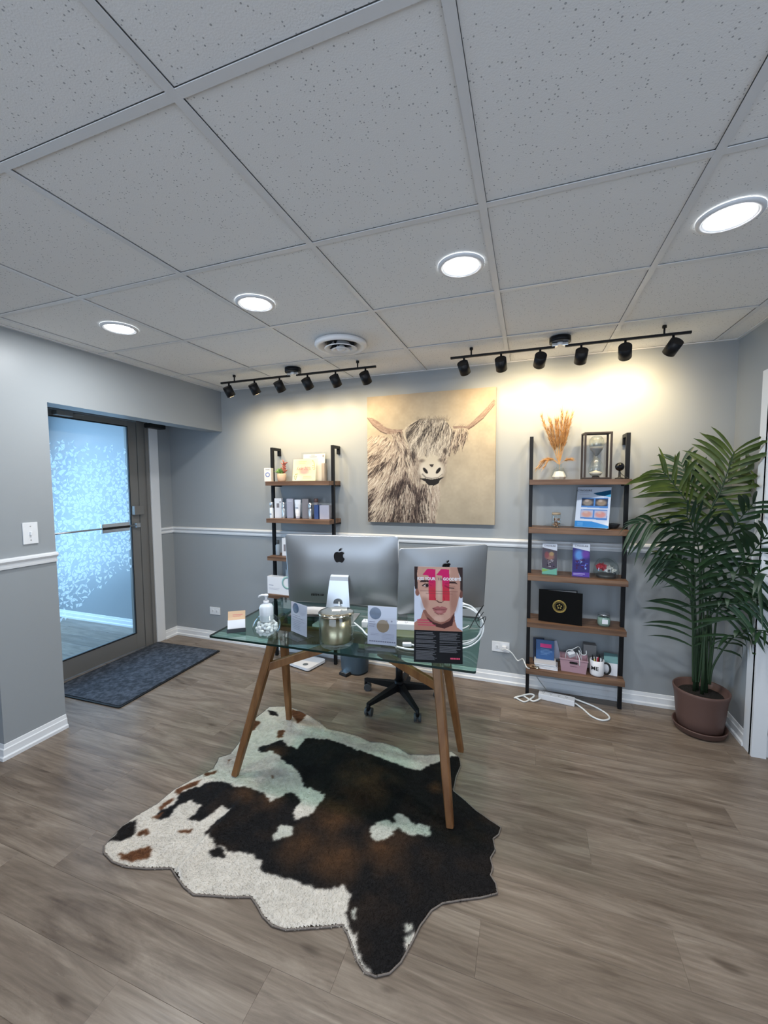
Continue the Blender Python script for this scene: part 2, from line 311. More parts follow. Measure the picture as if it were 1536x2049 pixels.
FRONDS= [([(2.905, -0.235, 0.256), (2.904, -0.242, 0.558), (2.85, -0.255, 0.969), (2.849, -0.272, 1.274), (2.899, -0.292, 1.453), (2.925, -0.315, 1.587), (2.935, -0.34, 1.675)], 2.8, 0.3, 9, 0), ([(2.84, -0.235, 0.271), (2.819, -0.242, 0.653), (2.789, -0.255, 1.016), (2.791, -0.272, 1.273), (2.738, -0.292, 1.393), (2.66, -0.315, 1.503), (2.602, -0.34, 1.568)], 2.9, 0.25, 9, 0), ([(2.844, -0.235, 0.272), (2.832, -0.229, 0.649), (2.808, -0.217, 1.062), (2.829, -0.201, 1.308), (2.812, -0.183, 1.451), (2.772, -0.163, 1.544), (2.749, -0.14, 1.628)], 3, 0.2, 8, 0), ([(2.833, -0.235, 0.227), (2.811, -0.241, 0.756), (2.786, -0.251, 1.108), (2.71, -0.265, 1.209), (2.591, -0.282, 1.268), (2.475, -0.3, 1.257)], 2.0, 0.16, 9, 1), ([(2.833, -0.235, 0.227), (2.815, -0.251, 0.519), (2.801, -0.279, 0.714), (2.791, -0.316, 0.877), (2.776, -0.36, 1.025)], 0.9, 0.26, 9, 0), ([(2.905, -0.235, 0.256), (2.903, -0.254, 0.563), (2.871, -0.289, 0.978), (2.897, -0.335, 1.126), (2.948, -0.389, 1.287), (2.992, -0.45, 1.402)], 2.0, 0.22, 8, 0), ([(2.909, -0.235, 0.256), (2.914, -0.259, 0.566), (2.921, -0.302, 0.834), (2.971, -0.358, 1.018), (3.014, -0.425, 1.145), (3.035, -0.5, 1.246)], 1.6, 0.22, 9, 0), ([(2.914, -0.235, 0.257), (2.916, -0.259, 0.41), (2.964, -0.302, 0.578), (2.987, -0.358, 0.649), (3.033, -0.425, 0.704), (3.044, -0.5, 0.731)], 1.6, 0.13, 7, 1), ([(2.857, -0.235, 0.274), (2.861, -0.257, 0.662), (2.819, -0.297, 0.976), (2.788, -0.349, 1.132), (2.74, -0.41, 1.245), (2.683, -0.48, 1.326)], 1.6, 0.22, 9, 0), ([(2.909, -0.235, 0.256), (2.875, -0.263, 0.666), (2.882, -0.315, 0.884), (2.949, -0.381, 0.973), (3.005, -0.46, 1.022), (3.015, -0.55, 1.037)], 1.6, 0.19, 8, 1), ([(2.844, -0.235, 0.272), (2.816, -0.238, 0.651), (2.769, -0.244, 0.961), (2.703, -0.251, 1.041), (2.63, -0.26, 1.06)], 1.8, 0.13, 6, 1), ([(2.883, -0.235, 0.268), (2.877, -0.258, 0.664), (2.924, -0.3, 0.784), (2.98, -0.355, 0.83), (3.028, -0.42, 0.876)], 1.5, 0.17, 7, 1), ([(2.883, -0.235, 0.268), (2.842, -0.238, 0.862), (2.86, -0.244, 1.231), (2.884, -0.251, 1.393), (2.926, -0.259, 1.491), (2.983, -0.269, 1.549), (3.048, -0.28, 1.576)], 2.2, 0.2, 8, 0)]

# ================================================================== SETTING
# ---- floor: slab + individual vinyl planks
struct(MB().box((-3.7, -5.6, -0.12), (4.4, 0.1, -0.008)).build('floor', 'matteblack'))
floor = bpy.data.objects['floor']
pm = mat('vinyl_plank', (0.3, 0.25, 0.2), 0.38, spec=0.5); nt = pm.node_tree; b = nt.nodes['Principled BSDF']
N = nt.nodes.new; L = nt.links.new
tc = N('ShaderNodeTexCoord'); oi = N('ShaderNodeObjectInfo')
off = N('ShaderNodeVectorMath'); off.operation = 'SCALE'; off.inputs[0].default_value = (13.1, 7.7, 3.3); L(oi.outputs['Random'], off.inputs['Scale'])
ad = N('ShaderNodeVectorMath'); ad.operation = 'ADD'; L(tc.outputs['Object'], ad.inputs[0]); L(off.outputs[0], ad.inputs[1])
def nz(scale, det, dist=0.0, rough=0.5):
    mp = N('ShaderNodeMapping'); mp.inputs['Scale'].default_value = scale; L(ad.outputs[0], mp.inputs[0])
    n = N('ShaderNodeTexNoise'); n.inputs['Scale'].default_value = 1; n.inputs['Detail'].default_value = det; n.inputs['Distortion'].default_value = dist
    n.inputs['Roughness'].default_value = rough
    L(mp.outputs[0], n.inputs['Vector']); return n.outputs[0]
def ramp(src, stops):
    r = N('ShaderNodeValToRGB'); e = r.color_ramp.elements
    while len(e) < len(stops): e.new(0.5)
    for k, (p, c) in enumerate(stops): e[k].position = p; e[k].color = (*c, 1)
    L(src, r.inputs[0]); return r.outputs[0]
def mix(a, bb, fac, mode='MIX'):
    m = N('ShaderNodeMix'); m.data_type = 'RGBA'; m.blend_type = mode
    if hasattr(fac, 'links') or not isinstance(fac, float): L(fac, m.inputs[0])
    else: m.inputs[0].default_value = fac
    L(a, m.inputs[6]); L(bb, m.inputs[7]); return m.outputs[2]
grain = ramp(nz((1.5, 10, 1), 7, 1.3, 0.66), [(0.30, (0.140, 0.103, 0.077)), (0.50, (0.235, 0.183, 0.140)), (0.70, (0.345, 0.280, 0.220))])
fine = ramp(nz((5, 110, 1), 4), [(0.3, (0.78, 0.77, 0.76)), (0.7, (1.08, 1.08, 1.08))])
tone = ramp(oi.outputs['Random'], [(0, (0.90, 0.89, 0.88)), (0.5, (1.0, 0.99, 0.98)), (1, (1.08, 1.08, 1.08))])
knot = ramp(nz((3.2, 13, 1), 2, 0.3), [(0.66, (1, 1, 1)), (0.78, (0.36, 0.32, 0.30))])
c1 = mix(grain, fine, 1.0, 'MULTIPLY'); c2 = mix(c1, tone, 1.0, 'MULTIPLY'); c3_ = mix(c2, knot, 1.0, 'MULTIPLY')
L(c3_, b.inputs['Base Color'])
bu = N('ShaderNodeBump'); bu.inputs['Strength'].default_value = 0.12; bu.inputs['Distance'].default_value = 0.002
L(nz((5, 110, 1), 4), bu.inputs['Height']); L(bu.outputs[0], b.inputs['Normal'])
rp_ = N('ShaderNodeMapRange'); rp_.inputs[3].default_value = 0.23; rp_.inputs[4].default_value = 0.36; L(nz((3, 20, 1), 3), rp_.inputs[0]); L(rp_.outputs[0], b.inputs['Roughness'])
M['plank'] = pm
PW, PL_ = 0.178, 1.22
def plank_mesh(l):
    g = 0.00012; ch = 0.0006
    x0, x1, y0, y1 = g, l-g, g, PW-g
    vs = [(x0, y0, -0.008), (x1, y0, -0.008), (x1, y1, -0.008), (x0, y1, -0.008),
          (x0, y0, -0.0005), (x1, y0, -0.0005), (x1, y1, -0.0005), (x0, y1, -0.0005),
          (x0+ch, y0+ch, 0), (x1-ch, y0+ch, 0), (x1-ch, y1-ch, 0), (x0+ch, y1-ch, 0)]
    fs = [(0, 1, 5, 4), (1, 2, 6, 5), (2, 3, 7, 6), (3, 0, 4, 7), (4, 5, 9, 8), (5, 6, 10, 9), (6, 7, 11, 10), (7, 4, 8, 11), (8, 9, 10, 11)]
    me = bpy.data.meshes.new('floor_plank'); me.from_pydata(vs, [], fs); me.materials.append(pm); return me
full = plank_mesh(PL_); cuts = {}
row = 0; y = -PW
while y > -4.3:
    lo, hi = (-3.55, 4.18) if y > -1.8 else (-1.3, 4.18)
    x = lo - [0.0, 0.42, 0.83, 0.2, 0.62, 1.02][row % 6]
    while x < hi:
        a_, b_ = max(x, lo), min(x+PL_, hi)
        if b_-a_ > 0.05:
            l = round(b_-a_, 2)
            me = full if abs(l-PL_) < 0.005 else cuts.setdefault(l, plank_mesh(l))
            o = bpy.data.objects.new('floor_plank', me); C.objects.link(o); o.parent = floor; o.location = (a_, y, 0)
        x += PL_
    row += 1; y -= PW
ff = MB().box((-2.7, -5.6, -0.008), (4.4, y+PW-0.001, -0.0005)).build('floor_strip', 'plank', floor)

# ---- ceiling: plenum slab, grid bars, tiles
ceil = struct(MB().box((-3.7, -5.6, H+0.05), (4.4, 0.1, H+0.12)).build('ceiling', 'grid'))
tm = mat('mineral_fibre_tile', (0.66, 0.66, 0.66), 0.9, spec=0.1); nt = tm.node_tree; b = nt.nodes['Principled BSDF']
N = nt.nodes.new; L = nt.links.new
tc = N('ShaderNodeTexCoord'); oi = N('ShaderNodeObjectInfo')
off = N('ShaderNodeVectorMath'); off.operation = 'SCALE'; off.inputs[0].default_value = (17, 9, 5); L(oi.outputs['Random'], off.inputs['Scale'])
ad = N('ShaderNodeVectorMath'); ad.operation = 'ADD'; L(tc.outputs['Object'], ad.inputs[0]); L(off.outputs[0], ad.inputs[1])
vo = N('ShaderNodeTexVoronoi'); vo.inputs['Scale'].default_value = 115; L(ad.outputs[0], vo.inputs['Vector'])
n1 = N('ShaderNodeTexNoise'); n1.inputs['Scale'].default_value = 260; n1.inputs['Detail'].default_value = 3; L(ad.outputs[0], n1.inputs['Vector'])
# pits: a voronoi cell centre, kept in part of the cells only
cs = N('ShaderNodeSeparateColor'); L(vo.outputs['Color'], cs.inputs[0])
keep = N('ShaderNodeMath'); keep.operation = 'GREATER_THAN'; keep.inputs[1].default_value = 0.45; L(cs.outputs[0], keep.inputs[0])
rad = N('ShaderNodeMath'); rad.operation = 'MULTIPLY_ADD'; rad.inputs[1].default_value = 0.16; rad.inputs[2].default_value = 0.10; L(cs.outputs[1], rad.inputs[0])
ins = N('ShaderNodeMath'); ins.operation = 'LESS_THAN'; L(vo.outputs['Distance'], ins.inputs[0]); L(rad.outputs[0], ins.inputs[1])
pit = N('ShaderNodeMath'); pit.operation = 'MULTIPLY'; L(keep.outputs[0], pit.inputs[0]); L(ins.outputs[0], pit.inputs[1])
mx = N('ShaderNodeMix'); mx.data_type = 'RGBA'; mx.inputs[6].default_value = (0.84, 0.835, 0.82, 1); mx.inputs[7].default_value = (0.42, 0.42, 0.42, 1); L(pit.outputs[0], mx.inputs[0])
L(mx.outputs[2], b.inputs['Base Color'])
hs = N('ShaderNodeMath'); hs.operation = 'SUBTRACT'; L(n1.outputs[0], hs.inputs[0]); L(pit.outputs[0], hs.inputs[1])
bu = N('ShaderNodeBump'); bu.inputs['Strength'].default_value = 0.35; bu.inputs['Distance'].default_value = 0.002; L(hs.outputs[0], bu.inputs['Height']); L(bu.outputs[0], b.inputs['Normal'])
M['tile'] = tm
S = 0.6096; GX, GY = -0.109, -0.537
xs = sorted(set([GX+i*S for i in range(-2, 8)])); ys = sorted([GY-j*S for j in range(0, 9)])
xs = [x for x in xs if -3.6 < x < 4.3]
def inner(lo, hi, g): return [lo]+[q for q in g if lo+0.05 < q < hi-0.05]+[hi]
tiles = {}
def tile(x0, x1, y0, y1):
    w, h = round(x1-x0-0.026, 3), round(y1-y0-0.026, 3)
    if (w, h) not in tiles:
        bb = MB(); bb.prism([(0, 0), (w, 0), (w, h), (0, h)], 0, 0.014)
        o = bb.build('ceiling_tile', 'tile', ceil); tiles[(w, h)] = o
    else:
        o = share('ceiling_tile', tiles[(w, h)], (0, 0, 0), ceil)
    o.location = (x0+0.013, y0+0.013, H+0.004+random.uniform(0, 0.002))
def bar(a, b_, along):
    w = 0.012
    mbb = MB()
    if along == 'x':
        mbb.prism([(-w, 0), (w, 0), (w, 0.002), (0.0025, 0.002), (0.0025, 0.03), (-0.0025, 0.03), (-0.0025, 0.002), (-w, 0.002)], 0, b_[0]-a[0], 'x')
    else:
        mbb.prism([(-w, 0), (w, 0), (w, 0.002), (0.0025, 0.002), (0.0025, 0.03), (-0.0025, 0.03), (-0.0025, 0.002), (-w, 0.002)], 0, b_[1]-a[1], 'y')
    mbb.build('grid_bar', 'grid', ceil, (a[0], a[1], H+(0 if along == 'y' else 0.0006)))
for (X0, X1, Y0, Y1) in ((XB, XR, -1.79, 0), (XB-0.6096*2+0.115, 4.2, -5.5, -1.79)):
    gx = inner(X0, X1, xs)
    gy = inner(Y0, Y1, ys)
    if Y1 == 0:
        gy = [-1.7562] + [q for q in gy if q > -1.75]
    else:
        gy = [q for q in gy if q < -1.76] + []
        gy = [q for q in gy if q != -1.79]+[-1.7562]
    for i in range(len(gx)-1):
        for j in range(len(gy)-1):
            tile(gx[i], gx[i+1], gy[j], gy[j+1])
            if j: bar((gx[i]+0.012, gy[j]), (gx[i+1]-0.012, 0), 'x')
    if Y1 == 0:
        for i in range(len(gx)-1): bar((gx[i]+0.012, gy[0]), (gx[i+1]-0.012, 0), 'x')
    for i in range(1, len(gx)-1):
        bar((gx[i], gy[0]), (0, gy[-1]), 'y')
# white wall angle where the ceiling meets the walls
wa = MB(); wa.box((XB, -0.02, H-0.002), (XR, 0, H+0.003)); wa.box((XB, -1.75, H-0.002), (XB+0.02, -0.02, H+0.003)); wa.box((XR-0.02, -0.41, H-0.002), (XR, -0.02, H+0.003))
wa.build('wall_angle', 'grid', ceil)

# ---- walls
WT = 0.12
struct(MB().box((-3.7, 0, -0.1), (XR+0.2, WT, H+0.1)).build('wall_back', 'wall'))
struct(MB().box((XR, -0.40, -0.1), (XR+0.12, 0, H+0.1)).build('wall_right', 'wall'))
# entrance wall (x = XD): pier beside the door and lintel
struct(MB().box((XD-WT, -0.150, -0.1), (XD, 0, H+0.1)).box((XD-WT, -1.79, 2.13), (XD, -0.150, H+0.1)).build('wall_left', 'wall'))
struct(MB().box((XD-WT, -1.79, -0.1), (XB, -1.472, H+0.1)).build('wall_front_left', 'wall'))
struct(MB().box((XB-0.145, -1.472, 2.003), (XB, 0, H+0.1)).build('wall_header', 'wall'))
struct(MB().box((-3.7, -1.79-WT, -0.1), (XD-WT, -1.79, H+0.1)).build('wall_vestibule_front', 'wall'))
# vestibule end wall with its tall window
struct(MB().box((-3.7, -1.79, -0.1), (-3.56, 0, 0.12)).box((-3.7, -1.79, 2.2), (-3.56, 0, H+0.1)).box((-3.7, -0.12, 0.12), (-3.56, 0, 2.2)).box((-3.7, -1.79, 0.12), (-3.56, -1.7, 2.2)).build('wall_vestibule', 'wall'))
w = struct(MB().box((-3.66, -1.7, 0.12), (-3.6, -1.65, 2.2)).box((-3.66, -0.17, 0.12), (-3.6, -0.12, 2.2)).box((-3.66, -1.65, 0.12), (-3.6, -0.17, 0.17)).box((-3.66, -1.65, 2.15), (-3.6, -0.17, 2.2)).build('window_1', 'doorframe'))
MB().box((-3.635, -1.65, 0.17), (-3.625, -0.17, 2.15)).build('pane', 'clear', w)
# room beyond the picture: left return, far side with shop window, right side
struct(MB().box((-2.8, -5.6, -0.1), (-2.68, -1.79-WT, H+0.1)).build('wall_far_left', 'wall'))
struct(MB().box((-2.8, -5.62, -0.1), (4.4, -5.5, 0.3)).box((-2.8, -5.62, 2.2), (4.4, -5.5, H+0.1)).box((-2.8, -5.62, 0.3), (-0.5, -5.5, 2.2)).box((2.9, -5.62, 0.3), (4.4, -5.5, 2.2)).build('wall_front', 'wall'))
w = struct(MB().box((-0.5, -5.6, 0.3), (-0.44, -5.52, 2.2)).box((2.84, -5.6, 0.3), (2.9, -5.52, 2.2)).box((-0.44, -5.6, 0.3), (2.84, -5.52, 0.36)).box((-0.44, -5.6, 2.14), (2.84, -5.52, 2.2)).box((1.17, -5.6, 0.36), (1.23, -5.52, 2.14)).build('window_2', 'doorframe'))
MB().box((-0.44, -5.565, 0.36), (1.17, -5.555, 2.14)).build('pane', 'clear', w); MB().box((1.23, -5.565, 0.36), (2.84, -5.555, 2.14)).build('pane', 'clear', w)
struct(MB().box((4.2, -5.6, -0.1), (4.32, -4.5, H+0.1)).box((4.2, -2.7, -0.1), (4.32, -0.28, H+0.1)).box((4.2, -4.5, -0.1), (4.32, -2.7, 0.3)).box((4.2, -4.5, 2.2), (4.32, -2.7, H+0.1)).build('wall_far_right', 'wall'))
w = struct(MB().box((4.22, -4.5, 0.3), (4.28, -4.44, 2.2)).box((4.22, -2.76, 0.3), (4.28, -2.7, 2.2)).box((4.22, -4.44, 0.3), (4.28, -2.76, 0.36)).box((4.22, -4.44, 2.14), (4.28, -2.76, 2.2)).build('window_3', 'doorframe'))
MB().box((4.245, -4.44, 0.36), (4.255, -2.76, 2.14)).build('pane', 'clear', w)

# ---- profiled trims
BP = [(0, 0), (0.022, 0), (0.022, 0.018), (0.013, 0.024), (0.012, 0.058), (0.007, 0.062), (0.004, 0.082), (0, 0.084)]
CP = [(0, -0.030), (0.010, -0.028), (0.012, -0.016), (0.006, -0.012), (0.006, -0.002), (0.016, 0.004), (0.024, 0.014), (0.022, 0.026), (0.012, 0.030), (0, 0.031)]
def run(name, prof, pts, z=0.0, m='trim', parent=None):
    """sweep a profile (distance from wall, height) along a floor-plan polyline; room on the right of travel, mitred"""
    pts = [Vector((p[0], p[1])) for p in pts]; n = len(pts); k = len(prof); vs = []
    for i, p in enumerate(pts):
        d1 = (p-pts[i-1]).normalized() if i else (pts[1]-p).normalized()
        d2 = (pts[i+1]-p).normalized() if i < n-1 else d1
        n1 = Vector((d1.y, -d1.x)); n2 = Vector((d2.y, -d2.x)); bis = (n1+n2); bis.normalize()
        s_ = 1/max(bis.dot(n1), 0.3)
        for (a, h) in prof: q = p+bis*a*s_; vs.append((q.x, q.y, z+h))
    fs = [(i*k+j, i*k+(j+1) % k, (i+1)*k+(j+1) % k, (i+1)*k+j) for i in range(n-1) for j in range(k)]
    fs += [tuple(range(k))[::-1], tuple((n-1)*k+j for j in range(k))]
    mb = MB(); mb.add(vs, fs); o = mb.build(name, m, parent); return o
struct(run('baseboard_left', BP, [(XD, -0.155), (XD, 0), (-1.2, 0)]))
struct(run('baseboard_back', BP, [(-1.2, 0), (XR, 0), (XR, -0.335)]))
struct(run('baseboard_front_left', BP, [(XD+0.6, -1.79), (XB, -1.79), (XB, -1.472)][::1]))
struct(run('baseboard_vestibule', BP, [(-3.56, 0), (XD-WT, 0)]))
CZ = 1.068
struct(run('trim_1', CP, [(XD, -0.155), (XD, 0), (XR, 0), (XR, -0.335)], CZ))
struct(run('trim_2', CP, [(XD+0.6, -1.79), (XB, -1.79), (XB, -1.472)], 1.078))
# right side: white corner boards and the panelled return
cb = MB().box((XR-0.016, -0.415, 0), (XR, -0.335, 2.10)).box((XR-0.016, -0.431, 0), (XR+0.05, -0.40, 2.10)); struct(cb.build('trim_3', 'trim'))
d2 = struct(MB().box((XR+0.05, -0.40, 0), (XR+0.95, -0.36, 2.08)).build('door_2', 'wall'))
for z0, z1 in ((0, 0.12), (0.30, 0.315), (0.9, 1.0), (1.96, 2.08)): MB().box((XR+0.05, -0.412, z0), (XR+0.95, -0.4, z1)).build('door_rail', 'trim', d2)
for x0 in (0.075, 0.85): MB().box((XR+x0, -0.416, 0), (XR+x0+0.1, -0.4, 2.08)).build('door_stile', 'trim', d2)
struct(MB().box((XR+0.121, -0.40, 2.08), (4.4, -0.28, H+0.1)).box((XR+0.95, -0.40, -0.1), (4.4, -0.28, 2.08)).build('wall_right_return', 'wall'))

# ---- entrance door: casing, aluminium frame, leaf with film-covered glass
DY0, DY1 = -1.38, -0.36
dr = struct(MB().box((XD-0.10, -0.245, 0), (XD-0.005, DY1+0.004, 2.10)).box((XD-0.10, DY0-0.09, 0), (XD-0.005, DY0-0.004, 2.10)).box((XD-0.10, DY0-0.09, 2.085), (XD-0.005, -0.245, 2.13)).build('door_1', 'doorframe'))
jm = MB().box((XD-0.03, -0.285, 0), (XD+0.012, -0.255, 2.10)).build('jamb_stop', 'doorframe', dr)
struct(MB().rbox((XD-0.02, -0.245, 0), (XD+0.014, -0.150, 2.13), 0.004).build('trim_4', 'trim'))
leafx0, leafx1 = XD-0.055, XD-0.008
def stile(a, b_, nm='door_stile'): return MB().rbox(a, b_, 0.003).build(nm, 'doorframe', dr)
stile((leafx0, -0.443, 0.012), (leafx1, DY1, 2.08)); stile((leafx0, DY0, 0.012), (leafx1, DY0+0.09, 2.08))
stile((leafx0, DY0+0.09, 2.03), (leafx1, -0.443, 2.08), 'door_rail'); stile((leafx0, DY0+0.09, 0.012), (leafx1, -0.443, 0.160), 'door_rail')
gk = MB()
for a, b_ in (((-0.447, 0.16), (-0.440, 2.03)), ((DY0+0.087, 0.16), (DY0+0.094, 2.03)), ((DY0+0.09, 0.157), (-0.443, 0.166)), ((DY0+0.09, 2.024), (-0.443, 2.033))):
    gk.box((leafx1-0.014, a[0], a[1]), (leafx1+0.0012, b_[0], b_[1]))
gk.build('gasket', 'matteblack', dr)
M['doorglass'] = glass_mat('door_glass', (0.86, 0.95, 0.99), ior=1.45)
MB().box((XD-0.036, DY0+0.08, 0.155), (XD-0.030, -0.436, 2.035)).build('glass_pane', 'doorglass', dr)
# frosted film cut in triangles
fm = bpy.data.materials.new('frosted_film'); fm.use_nodes = True; nt = fm.node_tree; nt.nodes.clear()
o_ = nt.nodes.new('ShaderNodeOutputMaterial'); t1 = nt.nodes.new('ShaderNodeBsdfTranslucent'); t1.inputs[0].default_value = (0.92, 0.97, 1, 1)
d1 = nt.nodes.new('ShaderNodeBsdfDiffuse'); d1.inputs[0].default_value = (0.85, 0.92, 0.95, 1); mx_ = nt.nodes.new('ShaderNodeMixShader'); mx_.inputs[0].default_value = 0.25
nt.links.new(t1.outputs[0], mx_.inputs[1]); nt.links.new(d1.outputs[0], mx_.inputs[2]); tr_ = nt.nodes.new('ShaderNodeBsdfTransparent'); tr_.inputs[0].default_value = (0.93, 0.97, 1, 1); m3 = nt.nodes.new('ShaderNodeMixShader'); m3.inputs[0].default_value = 0.50
nt.links.new(tr_.outputs[0], m3.inputs[1]); nt.links.new(mx_.outputs[0], m3.inputs[2]); nt.links.new(m3.outputs[0], o_.inputs[0]); M['film'] = fm
film = MB(); R_ = random.Random(3)
ny, nz_ = 36, 62; gy0, gy1, gz0, gz1 = DY0+0.09, -0.445, 0.34, 1.90
P_ = [[(gy0+(gy1-gy0)*(i+ (R_.uniform(-.42, .42) if 0 < i < ny else 0))/ny, gz0+(gz1-gz0)*(j+R_.uniform(-.42, .42))/nz_) for i in range(ny+1)] for j in range(nz_+1)]
for j in range(nz_):
    for i in range(ny):
        q = [P_[j][i], P_[j][i+1], P_[j+1][i+1], P_[j+1][i]]
        tris = ([(0, 1, 2), (0, 2, 3)] if R_.random() < .5 else [(0, 1, 3), (1, 2, 3)])
        for t in tris:
            cy = sum(q[k][0] for k in t)/3; cz = sum(q[k][1] for k in t)/3
            top = 1.86; bot = 0.44+0.30*min(1, max(0, (cy+1.05)/0.45))
            e = min(top-cz, cz-bot)
            p = 0.0 if e < 0 else min(0.60, 0.15+e*1.8)
            if R_.random() < p:
                k_ = R_.uniform(0.72, 0.97)
                xx = XD-0.029
                film.add([(xx, cy+(q[a][0]-cy)*k_, cz+(q[a][1]-cz)*k_) for a in t], [(0, 1, 2)])
fo = film.build('frosted_film', 'film', dr); fo['kind'] = 'stuff'
pb = MB().tube([(XD+0.022, DY0+0.05, 1.150), (XD+0.022, -0.40, 1.150)], 0.0075, 10).build('push_bar', 'alu', dr)
MB().rbox((XD+0.014, -0.745, 1.113), (XD+0.040, -0.500, 1.189), 0.004).build('paddle', 'steel', pb)
MB().box((XD+0.0395, -0.745, 1.140), (XD+0.042, -0.500, 1.160)).build('grip_slot', 'matteblack', pb)
MB().rbox((XD+0.0, -0.425, 1.130), (XD+0.03, -0.385, 1.170), 0.003).build('bar_bracket', 'alu', pb)
MB().rbox((XD-0.008, -0.44, 1.245), (XD+0.035, -0.345, 1.325), 0.004).build('lock_box', 'doorframe', dr)
MB().rbox((XD-0.007, -1.05, 2.035), (XD+0.05, -0.93, 2.072), 0.006).tube([(XD+0.03, -0.93, 2.06), (XD+0.06, -0.86, 2.06)], 0.006).build('door_closer', 'doorframe', dr)
sn = MB().rbox((XD+0.02, -0.30, 2.035), (XD+0.10, -0.13, 2.075), 0.008).build('door_sensor', 'matteblack'); tag(sn, 'small black sensor box above the right edge of the glass entrance door', 'sensor')

# ================================================================== CEILING FIXTURES
em = bpy.data.materials.new('downlight_diffuser'); em.use_nodes = True; nt = em.node_tree; nt.nodes.clear()
e_ = nt.nodes.new('ShaderNodeEmission'); e_.inputs[0].default_value = (0.88, 0.95, 1, 1); e_.inputs[1].default_value = 9; o_ = nt.nodes.new('ShaderNodeOutputMaterial'); nt.links.new(e_.outputs[0], o_.inputs[0]); M['diff'] = em
dl_labels = ['round recessed downlight nearest the front glass door, first from the left', 'second round recessed downlight from the left, between door and air vent', 'third round recessed downlight from the left, above and before the cow canvas', 'rightmost round recessed downlight, in front of the right shelf and palm']
DLP = 12
for (x, l_) in zip((-0.272, 0.622, 1.601, 2.475), dl_labels):
    t = thing('downlight', l_, 'ceiling light', (x, -1.43, H), 0, 'recessed ceiling downlights')
    MB().lathe([(0.068, -0.001), (0.072, -0.006), (0.082, -0.007), (0.090, -0.004), (0.091, 0.002)], 40).build('trim_ring', 'white', t)
    MB().cyl((0, 0, 0.0015), (0, 0, -0.0025), 0.0695, 40).build('diffuser', 'diff', t)
    area('downlight_lamp', (0, 0, -0.006), (0, 0, 0), 0.13, 0.13, DLP, (0.95, 0.98, 1.0), 'DISK', t)
t = thing('ceiling_diffuser', 'round white air supply diffuser in the ceiling between the two track lights', 'vent', (0.772, -0.80, H))
def ring(prof, nm, m='white'): MB().lathe(prof, 44).build(nm, m, t)
ring([(0.135, 0.0), (0.157, -0.004), (0.160, -0.020), (0.150, -0.032), (0.132, -0.030), (0.105, -0.012), (0.095, 0.001)], 'outer_cone')
ring([(0.100, -0.038), (0.097, -0.043), (0.070, -0.026), (0.055, -0.006)], 'middle_cone')
ring([(0.058, -0.046), (0.054, -0.050), (0.030, -0.036), (0.022, -0.020)], 'inner_cone')
ring([(0.0005, -0.050), (0.020, -0.048), (0.028, -0.040), (0.030, -0.030)], 'centre_cap')
MB().cyl((0, 0, -0.001), (0, 0, -0.003), 0.096, 36).build('throat', 'matteblack', t)
MB().box((-0.09, -0.002, -0.03), (0.09, 0.002, -0.008)).box((-0.002, -0.09, -0.03), (0.002, 0.09, -0.008)).build('support_bar', 'matteblack', t)

